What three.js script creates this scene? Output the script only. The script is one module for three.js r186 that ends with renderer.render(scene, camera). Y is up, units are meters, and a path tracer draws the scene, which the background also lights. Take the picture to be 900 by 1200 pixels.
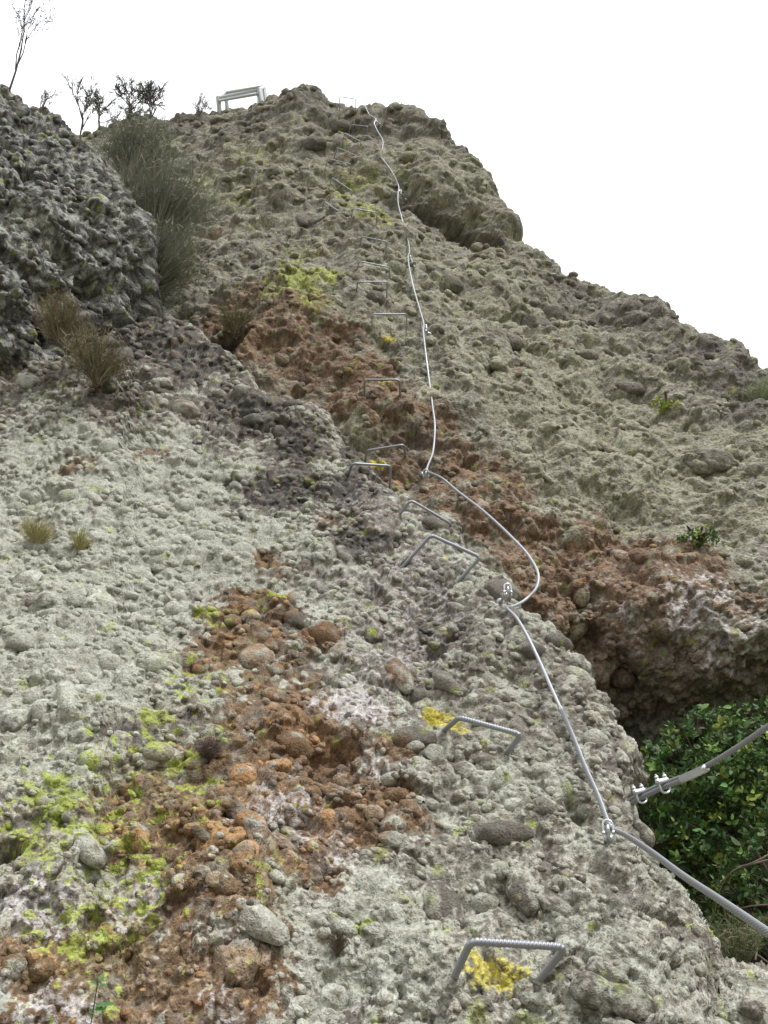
import * as THREE from 'three';
import { mergeGeometries, mergeVertices } from 'three/addons/utils/BufferGeometryUtils.js';

// ---------------------------------------------------------------- camera, sky, sun, exposure
const scene = new THREE.Scene();
const PITCH = 38 * Math.PI / 180, EYE = new THREE.Vector3(0, 1.6, 0);
const camera = new THREE.PerspectiveCamera(63.44, 768 / 1024, 0.05, 900);
camera.position.copy(EYE);
camera.rotation.set(PITCH, 0, 0);
scene.add(camera);

const renderer = new THREE.WebGLRenderer({ antialias: true });
renderer.setSize(768, 1024);
renderer.toneMapping = THREE.LinearToneMapping;
renderer.toneMappingExposure = 1.88;
renderer.shadowMap.enabled = true;

{ // thick even cloud, a little brighter overhead
  const w = 128, h = 64, a = new Float32Array(w * h * 4);
  for (let j = 0; j < h; j++) {
    const el = Math.max(0, Math.sin(((j + 0.5) / h - 0.5) * Math.PI));
    for (let i = 0; i < w; i++) {
      const az = i / w * Math.PI * 2;
      const L = (0.38 + 0.58 * el) * (1 + 0.02 * Math.sin(az * 3 + el * 7) + 0.015 * Math.sin(az * 7 - el * 11));
      a.set([L * 0.985, L * 0.995, L * 1.02, 1], (j * w + i) * 4);
    }
  }
  const t = new THREE.DataTexture(a, w, h, THREE.RGBAFormat, THREE.FloatType);
  t.mapping = THREE.EquirectangularReflectionMapping;
  t.magFilter = THREE.LinearFilter; t.minFilter = THREE.LinearFilter; t.needsUpdate = true;
  scene.background = t; scene.environment = t;
}
const sun = new THREE.DirectionalLight(new THREE.Color(1, 0.985, 0.955), 1.5);
sun.position.set(11, 28, 9); sun.target.position.set(0, 5, -5);
sun.castShadow = true; sun.shadow.radius = 20;
sun.shadow.mapSize.set(2048, 2048);
Object.assign(sun.shadow.camera, { left: -14, right: 14, top: 16, bottom: -14, near: 1, far: 70 });
scene.add(sun, sun.target);

// ---------------------------------------------------------------- numbers
let seed = 12345;
const rnd = () => { seed = (Math.imul(seed, 1664525) + 1013904223) >>> 0; return seed / 4294967296; };
const rr = (a, b) => a + (b - a) * rnd();
const clamp = (x, a = 0, b = 1) => x < a ? a : x > b ? b : x;
const sst = (a, b, x) => { const t = clamp((x - a) / (b - a)); return t * t * (3 - 2 * t); };
const V = (x, y, z) => new THREE.Vector3(x, y, z);
const perm = new Uint8Array(512);
{ const p = [...Array(256).keys()]; for (let i = 255; i > 0; i--) { const j = Math.floor(rnd() * (i + 1)); [p[i], p[j]] = [p[j], p[i]]; } for (let i = 0; i < 512; i++) perm[i] = p[i & 255]; }
const gr = (h, x, y, z) => { const k = h & 15, u = k < 8 ? x : y, v = k < 4 ? y : (k === 12 || k === 14 ? x : z); return ((k & 1) ? -u : u) + ((k & 2) ? -v : v); };
function noise(x, y, z) {
  const fx = Math.floor(x), fy = Math.floor(y), fz = Math.floor(z), X = fx & 255, Y = fy & 255, Z = fz & 255;
  x -= fx; y -= fy; z -= fz;
  const u = x * x * x * (x * (x * 6 - 15) + 10), v = y * y * y * (y * (y * 6 - 15) + 10), w = z * z * z * (z * (z * 6 - 15) + 10);
  const A = perm[X] + Y, AA = perm[A] + Z, AB = perm[A + 1] + Z, B = perm[X + 1] + Y, BA = perm[B] + Z, BB = perm[B + 1] + Z;
  const l = (t, a, b) => a + t * (b - a);
  return l(w, l(v, l(u, gr(perm[AA], x, y, z), gr(perm[BA], x - 1, y, z)), l(u, gr(perm[AB], x, y - 1, z), gr(perm[BB], x - 1, y - 1, z))),
    l(v, l(u, gr(perm[AA + 1], x, y, z - 1), gr(perm[BA + 1], x - 1, y, z - 1)), l(u, gr(perm[AB + 1], x, y - 1, z - 1), gr(perm[BB + 1], x - 1, y - 1, z - 1))));
}
const N = (p, f, o = 0) => noise(p[0] * f + o, p[1] * f + o * 1.7, p[2] * f - o * 0.6);
const fbm = (p, f, o, n) => { let s = 0, a = 1; for (let i = 0; i < n; i++) { s += a * N(p, f, o + i * 7.3); a *= 0.5; f *= 2.07; } return s; };
const hash = (x, y, z, s) => { let h = Math.imul(x, 374761393) ^ Math.imul(y, 668265263) ^ Math.imul(z, 2147483647 ^ 0x5bd1e995) ^ Math.imul(s, 1274126177); h = Math.imul(h ^ (h >>> 15), 2246822519); h = Math.imul(h ^ (h >>> 13), 3266489917); return (h ^ (h >>> 16)) >>> 0; };
// rounded pebbles of one size class set in the ground mass, cut by the surface: height and identity of the one that stands out most at p
let pbH = 0, pbId = 0, pbEdge = 1;
function pebbles(p, s, sd, rmin, rmax, prob) {
  const x = p[0] / s, y = p[1] / s, z = p[2] / s, X = Math.floor(x), Y = Math.floor(y), Z = Math.floor(z);
  pbH = 0; pbId = 0; pbEdge = 9;
  for (let k = -1; k <= 1; k++) for (let j = -1; j <= 1; j++) for (let i = -1; i <= 1; i++) {
    const h = hash(X + i, Y + j, Z + k, sd);
    if ((h & 255) > prob * 255) continue;
    const h2 = Math.imul(h, 2654435761) >>> 0;
    const dx = X + i + ((h >>> 8) & 255) / 255 - x, dy = Y + j + ((h >>> 16) & 255) / 255 - y, dz = Z + k + ((h >>> 24) & 255) / 255 - z;
    const d2 = dx * dx + dy * dy + dz * dz;
    if (d2 > 1.2) continue;
    const t = (h2 >>> 8 & 255) / 255, r = rmin + (rmax - rmin) * t * t, a = (h2 >>> 16 & 255) * 0.0246, b = (h2 >>> 24) / 255 * 1.6 - 0.8;
    const q = Math.sqrt(1 - b * b), m = dx * q * Math.cos(a) + dy * q * Math.sin(a) + dz * b;
    const D = Math.sqrt(Math.max(0, d2 - 0.55 * m * m)) / r;
    if (D < pbEdge) pbEdge = D;
    if (D < 1) { const hh = r * Math.pow(1 - D * D, 0.62); if (hh > pbH) { pbH = hh; pbId = h2 | 1; } }
  }
  pbH *= s;
}
// broken blocks: distance to the joints and identity
let ckE = 0, ckId = 0, ckX = 0, ckY = 0, ckZ = 0;
function cracks(p, s, sd) {
  const x = p[0] / s, y = p[1] / s, z = p[2] / s, X = Math.floor(x), Y = Math.floor(y), Z = Math.floor(z);
  let a = 9, b = 9; ckId = 0;
  for (let k = -1; k <= 1; k++) for (let j = -1; j <= 1; j++) for (let i = -1; i <= 1; i++) {
    const h = hash(X + i, Y + j, Z + k, sd);
    const dx = X + i + (h & 255) / 255 - x, dy = Y + j + ((h >>> 8) & 255) / 255 - y, dz = Z + k + ((h >>> 16) & 255) / 255 - z, d = dx * dx + dy * dy + dz * dz;
    if (d < a) { b = a; a = d; ckId = h; ckX = dx; ckY = dy; ckZ = dz; } else if (d < b) b = d;
  }
  ckE = Math.sqrt(b) - Math.sqrt(a);
}
const facet = () => ckX * ((ckId >>> 4 & 31) / 15.5 - 1) + ckY * ((ckId >>> 14 & 31) / 15.5 - 1) + ckZ * ((ckId >>> 22 & 31) / 15.5 - 1); // each block breaks along a plane of its own

// ---------------------------------------------------------------- surveying: sight lines of the photograph to places in the world
const F = 971, sp = Math.sin(PITCH), cp = Math.cos(PITCH);
const at = (px, py, D) => { const u = (px - 450) / F, v = (600 - py) / F; return V(u * D, EYE.y + D * (sp + v * cp), D * (v * sp - cp)); };
const toPx = (x, y, z) => { y -= EYE.y; const D = y * sp - z * cp, v = y * cp + z * sp; return [450 + F * x / D, 600 - F * v / D, D]; };
const camRight = V(1, 0, 0), camUp = V(0, cp, sp);

// ---------------------------------------------------------------- rock masses
// Each is a steep face z(x, y), a smooth plate through surveyed points, rolled back along its rim.
function plate(pts, soft) {
  const n = pts.length, M = n + 3, A = Array.from({ length: M }, () => new Float64Array(M + 1)), U = (d2) => d2 < 1e-9 ? 0 : 0.5 * d2 * Math.log(d2);
  for (let i = 0; i < n; i++) {
    for (let j = 0; j < n; j++) A[i][j] = U((pts[i].x - pts[j].x) ** 2 + (pts[i].y - pts[j].y) ** 2);
    A[i][i] += soft;
    [1, pts[i].x, pts[i].y].forEach((c, k) => { A[i][n + k] = c; A[n + k][i] = c; });
    A[i][M] = pts[i].z;
  }
  for (let c = 0; c < M; c++) {
    let b = c; for (let r = c + 1; r < M; r++) if (Math.abs(A[r][c]) > Math.abs(A[b][c])) b = r;
    [A[c], A[b]] = [A[b], A[c]];
    for (let r = 0; r < M; r++) if (r !== c) { const f = A[r][c] / A[c][c]; if (f) for (let k = c; k <= M; k++) A[r][k] -= f * A[c][k]; }
  }
  const w = A.map((r, i) => r[M] / r[i]);
  return (x, y) => { let s = w[n] + w[n + 1] * x + w[n + 2] * y; for (let i = 0; i < n; i++) s += w[i] * U((x - pts[i].x) ** 2 + (y - pts[i].y) ** 2); return s; };
}
function rimDistance(line) { // positive outside (to the side of a walker's left hand)
  return (x, y) => {
    let best = 1e9, sg = 1;
    for (let i = 0; i + 1 < line.length; i++) {
      const a = line[i], b = line[i + 1], tx = b.x - a.x, ty = b.y - a.y, L = tx * tx + ty * ty, t = clamp(((x - a.x) * tx + (y - a.y) * ty) / L);
      const dx = x - a.x - t * tx, dy = y - a.y - t * ty, d = dx * dx + dy * dy;
      if (d < best - 1e-9) { best = d; sg = (-ty * (x - a.x) + tx * (y - a.y)) > 0 ? 1 : -1; }
    }
    return sg * Math.sqrt(best);
  };
}
const P3 = (a) => a.map(([x, y, d]) => at(x, y, d));
function makeRock(o) {
  const rim = P3(o.rim), zf = plate([...P3(o.pts), ...P3(o.rim)], o.soft), ef = rimDistance(rim);
  const rows = [];
  for (let y = o.y0; y < o.y1;) { const D = o.depth(y); rows.push([y, D]); y += o.step * D / 829 * o.tall * (o.low ? (y < o.low ? 3 : y < o.low + 1.2 ? 0.55 : 1) : 1); }
  const nc = Math.round((o.s1 - o.s0) * 829 / o.step), nr = rows.length, n = nc * nr;
  const base = new Float32Array(n * 3), nor = new Float32Array(n * 3), rimE = new Float32Array(n);
  for (let j = 0; j < nr; j++) for (let i = 0; i < nc; i++) {
    const k = j * nc + i, y = rows[j][0], x = (o.s0 + (o.s1 - o.s0) * i / (nc - 1)) * rows[j][1], e = ef(x, y) + 0.05 * noise(x * 2.3, y * 2.3, o.id * 9.1) + 0.03 * noise(x * 6, y * 6, o.id * 3.1);
    let z = zf(x, y);
    const r = o.roll; rimE[k] = e;
    if (e > -r) { const t = Math.min(1, (e + r) / r); z -= r * (1 - Math.sqrt(Math.max(0, 1 - t * t))) ; if (e > 0) z -= e * 5; }
    base.set([x, y, z], k * 3);
  }
  for (let j = 0; j < nr; j++) for (let i = 0; i < nc; i++) {
    const k = (j * nc + i) * 3, q = 3, l = (j * nc + Math.max(0, i - q)) * 3, r = (j * nc + Math.min(nc - 1, i + q)) * 3, d = (Math.max(0, j - q) * nc + i) * 3, u = (Math.min(nr - 1, j + q) * nc + i) * 3;
    const ax = base[r] - base[l], ay = base[r + 1] - base[l + 1], az = base[r + 2] - base[l + 2], bx = base[u] - base[d], by = base[u + 1] - base[d + 1], bz = base[u + 2] - base[d + 2];
    const nx = ay * bz - az * by, ny = az * bx - ax * bz, nz = ax * by - ay * bx, L = Math.hypot(nx, ny, nz) || 1;
    nor.set([nx / L, ny / L, nz / L], k);
  }
  const rock = { ...o, nc, nr, n, base, nor, rimE, pos: base };
  bucket(rock);
  return rock;
}
const BW = 340, BH = 440, CELL = 3;
function bucket(rock) { // which vertex is seen along which sight line
  const b = new Int32Array(BW * BH).fill(-1), depth = new Float32Array(BW * BH).fill(1e9);
  for (let k = 0; k < rock.n; k++) {
    if (rock.rimE[k] > 0.05) continue;
    const [px, py, D] = toPx(rock.pos[k * 3], rock.pos[k * 3 + 1], rock.pos[k * 3 + 2]), i = Math.floor((px + 60) / CELL), j = Math.floor((py + 60) / CELL);
    if (D > 0.2 && i >= 0 && j >= 0 && i < BW && j < BH && D < depth[j * BW + i]) { depth[j * BW + i] = D; b[j * BW + i] = k; }
  }
  rock.seen = b;
}
function on(rock, px, py) {
  const i0 = Math.floor((px + 60) / CELL), j0 = Math.floor((py + 60) / CELL);
  let best = -1, bd = 1e9;
  for (let R = 0; R < 14 && best < 0; R++) for (let j = -R; j <= R; j++) for (let i = -R; i <= R; i++) {
    if (Math.max(Math.abs(i), Math.abs(j)) !== R) continue;
    const x = i0 + i, y = j0 + j; if (x < 0 || y < 0 || x >= BW || y >= BH) continue;
    const k = rock.seen[y * BW + x]; if (k >= 0 && i * i + j * j < bd) { bd = i * i + j * j; best = k; }
  }
  if (best < 0) best = 0;
  const p = V(...rock.pos.subarray(best * 3, best * 3 + 3)), n = V(...rock.nor.subarray(best * 3, best * 3 + 3));
  return { p, n, D: toPx(p.x, p.y, p.z)[2], k: best };
}

const STEP = 1.22;
const buttress = makeRock({
  id: 1, name: 'rock_buttress', y0: 1.25, y1: 7.6, s0: -0.62, s1: 0.47, step: STEP, tall: 1.08, soft: 0.006, roll: 0.24, depth: (y) => 2.15 + Math.max(0, y - 1.5) * 0.92,
  pts: [[-80, 1240, 2.15], [100, 1240, 2.2], [300, 1240, 2.25], [500, 1240, 2.3], [700, 1240, 2.3], [600, 1120, 2.6], [300, 1100, 2.55], [20, 1120, 2.4], [450, 1030, 2.85], [0, 900, 3.05], [160, 960, 2.9], [300, 900, 3.25], [375, 915, 3.42], [480, 860, 3.65], [590, 880, 3.55], [650, 960, 3.1], [450, 750, 4.25], [560, 760, 4.2], [200, 720, 4.25], [0, 660, 4.6], [330, 640, 4.95], [250, 560, 5.7], [100, 510, 5.9], [330, 520, 6.0], [0, 480, 6.25], [150, 440, 6.6], [440, 640, 5.0], [-90, 800, 3.6], [-90, 560, 5.4], [700, 1050, 2.7]],
  rim: [[-130, 420, 6.9], [40, 418, 6.9], [100, 400, 7.1], [150, 368, 7.5], [200, 362, 7.5], [236, 385, 7.2], [262, 408, 7.1], [318, 452, 6.75], [380, 468, 6.5], [430, 510, 6.2], [458, 560, 5.9], [503, 585, 5.55], [548, 618, 5.2], [605, 680, 4.75], [645, 730, 4.4], [704, 785, 4.05], [745, 845, 3.8], [762, 880, 3.6], [757, 930, 3.4], [778, 980, 3.2], [815, 1028, 3.0], [845, 1072, 2.82], [856, 1110, 2.7], [852, 1150, 2.58], [862, 1280, 2.3], [880, 1500, 1.9]],
});
const face = makeRock({
  id: 2, name: 'cliff_face', y0: 2.0, y1: 17.2, s0: -0.43, s1: 0.53, step: STEP * 1.08, tall: 1.2, soft: 0.01, roll: 0.3, depth: (y) => 5.3 + Math.max(0, y - 4.2) * 0.86, low: 3.5,
  pts: [[262, 420, 7.9], [320, 450, 7.6], [400, 500, 7.1], [455, 555, 6.7], [520, 600, 6.2], [600, 660, 5.8], [660, 720, 5.6], [720, 790, 5.6], [800, 780, 5.5], [900, 765, 5.35], [980, 760, 5.3], [800, 850, 5.6], [900, 840, 5.54], [720, 850, 5.7], [800, 905, 5.8], [900, 905, 5.84], [860, 640, 6.3], [880, 540, 7.2], [700, 640, 6.2], [960, 600, 6.6], [760, 500, 7.7], [640, 500, 7.4], [560, 500, 7.1], [450, 445, 7.75], [455, 370, 8.3], [250, 300, 10.2], [350, 300, 9.6], [437, 285, 10.2], [550, 330, 9.7], [640, 380, 9.4], [760, 420, 9], [200, 200, 13.2], [300, 200, 12.6], [400, 190, 12.2], [500, 262, 11.2], [540, 205, 12.1], [480, 170, 12.9], [820, 460, 8.5], [120, 220, 12.6], [120, 330, 10], [150, 400, 8.8]],
  rim: [[-60, 150, 17], [90, 138, 17], [165, 128, 17], [215, 127, 17], [262, 129, 16.5], [300, 134, 16], [317, 134, 15.8], [322, 118, 15.2], [345, 107, 15], [370, 106, 14.8], [392, 116, 14.8], [415, 121, 14.6], [435, 121, 14.5], [475, 124, 14], [518, 132, 13.3], [544, 151, 13], [567, 190, 12.6], [586, 225, 12.2], [604, 257, 11.9], [605, 279, 11.7], [642, 290, 11.5], [692, 315, 11], [742, 332, 10.6], [792, 357, 10], [827, 385, 9.5], [862, 395, 9.2], [890, 406, 9], [898, 426, 8.9], [960, 440, 8.8], [1100, 500, 8.5]],
});
const outcrop = makeRock({
  id: 3, name: 'rock_outcrop', y0: 6.0, y1: 13, s0: -0.62, s1: -0.18, step: STEP * 1.05, tall: 1.5, soft: 0.004, roll: 0.2, depth: (y) => 6.4 + Math.max(0, y - 6.2) * 0.62,
  pts: [[0, 250, 7.1], [80, 260, 7.3], [60, 340, 6.9], [0, 400, 6.6], [60, 420, 6.85], [-90, 250, 6.9], [-90, 400, 6.5], [0, 170, 8.2], [110, 360, 7.2], [60, 470, 7.0], [-90, 480, 6.9]],
  rim: [[-140, 54, 10], [-20, 91, 9.6], [36, 106, 9.3], [72, 125, 9.1], [97, 148, 8.8], [122, 184, 8.5], [147, 220, 8.2], [163, 260, 7.95], [163, 286, 7.8], [150, 314, 7.6], [142, 352, 7.5], [130, 400, 7.4], [120, 480, 7.3]],
});
const ledge = makeRock({
  id: 4, name: 'rock_ledge', y0: 1.2, y1: 2.6, s0: 0.30, s1: 0.62, step: STEP * 1.2, tall: 1.3, soft: 0.004, roll: 0.12, depth: (y) => 2.75 + (y - 2) * 0.5,
  pts: [[830, 1200, 2.62], [900, 1190, 2.6], [960, 1210, 2.6], [850, 1165, 2.85], [930, 1170, 2.8], [880, 1260, 2.4], [980, 1260, 2.4], [780, 1240, 2.6]],
  rim: [[770, 1150, 3.05], [830, 1135, 3.1], [862, 1140, 3.1], [890, 1146, 3.08], [930, 1152, 3.05], [1000, 1170, 3.0], [1080, 1200, 2.9]],
});
const ROCKS = [buttress, face, outcrop, ledge];

// patches of growth, rust, bare rock, paint, painted shade and hollows, as surveyed on the rock: [x, y, radius]
const spots = (rock, list) => list.map(([x, y, r, k = 1]) => { const h = on(rock, x, y); return { p: [h.p.x, h.p.y, h.p.z], r: r * h.D / F, k }; });
const zones = {
  1: {
    brown: spots(buttress, [[312, 652, 26], [300, 700, 45], [280, 755, 58], [335, 830, 70], [375, 905, 70], [295, 925, 85], [405, 965, 62], [215, 955, 70], [160, 915, 42], [235, 1045, 85], [345, 1010, 55], [150, 1085, 50], [225, 1150, 85], [55, 1155, 60], [300, 1150, 40], [450, 945, 32], [478, 965, 26], [15, 1120, 40], [90, 545, 22, .45], [175, 535, 18, .45], [455, 880, 22, .7], [440, 840, 18, .6], [375, 745, 24], [395, 610, 22, .8], [470, 790, 16, .8]]),
    green: spots(buttress, [[130, 900, 130, .6], [110, 1050, 120, .62], [230, 790, 80, .56], [60, 960, 90, .66], [185, 832, 24], [170, 860, 30, .8], [65, 925, 34], [28, 985, 36], [132, 1042, 24], [112, 965, 50, .8], [205, 880, 34, .8], [200, 765, 34, .7], [255, 722, 24, .8], [322, 692, 18], [220, 805, 26, .7], [150, 1000, 44, .75], [115, 1095, 50, .7], [45, 1113, 16], [92, 1113, 16], [165, 1078, 40, .7], [435, 740, 9], [130, 935, 36, .7], [25, 870, 20, .7], [250, 860, 26, .7], [300, 800, 40, .55], [320, 1040, 40, .5], [60, 1045, 20, .6], [430, 1080, 12, .6], [600, 960, 26, .45], [830, 1100, 14, .7], [690, 1085, 7], [100, 820, 14, .7]]),
    pale: spots(buttress, [[100, 760, 130], [60, 870, 70], [60, 660, 130], [200, 640, 130], [60, 560, 110], [190, 560, 90], [20, 800, 70], [160, 720, 70], [390, 1100, 60], [350, 1165, 60], [430, 1040, 40], [480, 1130, 60], [250, 600, 90]]),
    dark: spots(buttress, [[285, 475, 60], [350, 515, 50], [400, 570, 50], [225, 420, 60], [330, 570, 50], [160, 400, 70], [420, 640, 40], [510, 730, 40, .8], [140, 470, 40, .6], [440, 540, 40], [250, 520, 30, .7], [90, 440, 40, .7]]),
    crust: spots(buttress, [[420, 820, 50], [440, 900, 30, .7], [40, 1060, 45], [60, 1190, 50], [330, 960, 50, .8], [480, 680, 70, .6], [400, 1010, 30, .7], [150, 1060, 40], [280, 1180, 40, .6], [460, 750, 70, .6], [420, 600, 60, .5], [620, 820, 60, .4]]),
    olive: spots(buttress, [[560, 900, 110, .8], [560, 1050, 110, .8], [700, 1120, 130, .9], [740, 1000, 80, .8], [620, 780, 80, .6], [520, 820, 50, .6]]),
    paint: spots(buttress, [[568, 1135, 20], [590, 1140, 22], [512, 832, 13], [530, 846, 14], [543, 856, 10], [522, 642, 5]]),
  },
  2: {
    brown: spots(face, [[780, 800, 50, .55], [860, 795, 46, .5], [715, 810, 40, .6], [690, 790, 30, .7], [310, 400, 55], [365, 425, 55], [430, 475, 50], [480, 500, 45], [545, 545, 42], [585, 560, 38], [620, 625, 44], [665, 665, 62], [720, 645, 58], [765, 685, 62], [645, 715, 42], [820, 655, 32, .7], [560, 595, 36], [250, 370, 40, .8], [290, 350, 36, .8], [705, 745, 55, .7], [785, 745, 50, .6], [855, 695, 40, .6], [340, 370, 40], [400, 390, 36, .8], [420, 440, 36], [520, 560, 40], [600, 600, 30], [470, 540, 40, .8], [250, 265, 10, .8], [300, 150, 8, .6], [600, 430, 12, .7], [410, 180, 10, .6]]),
    green: spots(face, [[352, 335, 34], [340, 300, 24, .7], [383, 328, 20], [300, 182, 30, .6], [280, 230, 30, .6], [420, 205, 34, .7], [435, 250, 34, .8], [400, 232, 24, .7], [350, 290, 26, .7], [212, 262, 24, .7], [240, 215, 34, .6], [455, 257, 14], [330, 345, 24, .8], [370, 360, 26, .7], [310, 260, 30, .5], [780, 475, 10, .7], [470, 200, 14, .6]]),
    pale: spots(face, [[640, 590, 60, .8], [700, 560, 90, .6], [820, 570, 80, .8], [860, 520, 60, .7], [620, 480, 60, .5], [460, 380, 22], [500, 470, 26, .6], [700, 460, 60, .5], [840, 600, 60, .8]]),
    dark: spots(face, [[265, 405, 26], [200, 150, 50, .5], [280, 150, 40, .5]]),
    bare: spots(face, [[670, 335, 34], [740, 370, 40], [810, 412, 42], [860, 445, 42], [700, 375, 34, .7], [620, 312, 24], [880, 485, 26, .8], [500, 140, 34, .6], [440, 145, 34, .6], [360, 125, 34, .7], [200, 150, 44, .6], [280, 150, 40, .6], [550, 165, 22, .7], [480, 236, 14], [508, 248, 16], [540, 264, 18], [575, 280, 16], [800, 810, 80, .6], [900, 810, 70, .6], [740, 830, 50, .6], [480, 515, 26, .7]]),  // bare ridge rock deepened as if backlit; shade painted under summit block and overhang
    crust: spots(face, [[815, 705, 44], [860, 745, 40], [740, 720, 20, .7], [650, 740, 24, .5], [250, 300, 60, .5], [880, 640, 30, .7], [430, 320, 30, .5]]),
    olive: spots(face, [[560, 330, 120], [620, 420, 120], [520, 190, 60], [700, 480, 100], [560, 430, 70], [480, 300, 60, .8], [420, 190, 60, .7], [330, 200, 60, .6]]),
    paint: spots(face, [[453, 391, 7], [460, 394, 5], [453, 467, 6.5], [447, 471, 5], [437, 533, 5], [445, 537, 5]]),
  },
  3: { brown: spots(outcrop, [[20, 440, 20]]), green: spots(outcrop, [[55, 150, 22, .6], [110, 240, 40, .5], [70, 345, 26, .6], [60, 300, 30, .4], [30, 260, 40, .4]]), pale: [], dark: spots(outcrop, [[80, 230, 200], [20, 150, 120], [80, 380, 120], [0, 330, 120]]), crust: spots(outcrop, [[100, 200, 60, .35], [120, 260, 50, .4], [40, 380, 50, .4], [30, 120, 40, .3]]), olive: [], paint: [] },
  4: { brown: [], green: spots(ledge, [[895, 1175, 16, .6]]), pale: [], dark: [], crust: [], olive: spots(ledge, [[890, 1180, 120]]), paint: [] },
};
const pits = {
  1: spots(buttress, [[4, 986, 22, 1], [680, 950, 17, 1], [672, 936, 13, 1], [395, 905, 40, .35], [350, 975, 36, .4], [268, 952, 13, .7], [400, 604, 20, .8], [108, 1072, 18, .7], [510, 752, 14, .8], [530, 735, 12, .7], [745, 905, 12, .9], [690, 1190, 12, .9], [120, 420, 12, .8], [600, 1195, 12, .8], [735, 1150, 10, .8], [370, 860, 14, .6], [20, 1090, 16, .6], [300, 1155, 14, .6], [640, 800, 10, .6], [445, 690, 14, .5]]),
  2: spots(face, [[688, 750, 26, 1], [690, 706, 18, .6], [668, 650, 14, .5], [770, 640, 12, .4], [478, 236, 9, .9], [492, 242, 11, .9], [508, 249, 12, .9], [524, 257, 12, .9], [540, 265, 13, .9], [557, 273, 13, .9], [574, 281, 12, .9], [590, 287, 10, .9], [262, 408, 26, .7], [385, 520, 18, .6], [730, 800, 22, .6], [480, 515, 14, .5], [410, 165, 10, .6], [878, 700, 12, .7], [840, 760, 16, .5], [705, 690, 14, .6], [740, 670, 10, .5], [720, 770, 14, .6], [760, 720, 10, .5], [800, 770, 14, .5], [870, 780, 16, .5], [640, 660, 11, .5], [840, 700, 9, .5], [560, 345, 14, .4], [640, 690, 12, .5]]),
  3: spots(outcrop, [[20, 200, 18, .6], [80, 300, 20, .5], [60, 395, 22, .8], [110, 335, 18, .6]]), 4: [],
};
const zw = { brown: 0, green: 0, pale: 0, dark: 0, crust: 0, olive: 0, paint: 0, bare: 0 };
function weigh(id, p, w) {
  const z = zones[id];
  for (const key in zw) {
    let m = 0;
    for (const s of z[key] ?? []) {
      const dx = p[0] - s.p[0], dy = p[1] - s.p[1], dz = p[2] - s.p[2], R = s.r * 1.55, d2 = dx * dx + dy * dy + dz * dz;
      if (d2 > R * R) continue;
      const v = s.k * sst(1.5, 0.5, Math.sqrt(d2) / s.r + w * 0.95);
      if (v > m) m = v;
    }
    zw[key] = m;
  }
}

// ---------------------------------------------------------------- what the rock is made of
const C = {
  grey: [0.19, 0.177, 0.158], greyDark: [0.115, 0.106, 0.095], pale: [0.40, 0.41, 0.36], paleB: [0.30, 0.31, 0.265], olive: [0.265, 0.265, 0.218], oliveD: [0.165, 0.16, 0.125],
  brown: [0.195, 0.13, 0.08], brownD: [0.11, 0.078, 0.055], rust: [0.25, 0.157, 0.088], orange: [0.385, 0.235, 0.12], tan: [0.33, 0.255, 0.185], crust: [0.5, 0.485, 0.49], crustB: [0.36, 0.345, 0.345],
  green: [0.40, 0.46, 0.075], greenB: [0.30, 0.36, 0.075], black: [0.045, 0.044, 0.042], slate: [0.075, 0.074, 0.078], paint: [0.52, 0.45, 0.04], warm: [0.20, 0.16, 0.13],
};
const out = [0, 0, 0];
const put = (a, t) => { if (t <= 0) return; for (let i = 0; i < 3; i++) out[i] += (a[i] - out[i]) * t; };
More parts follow.
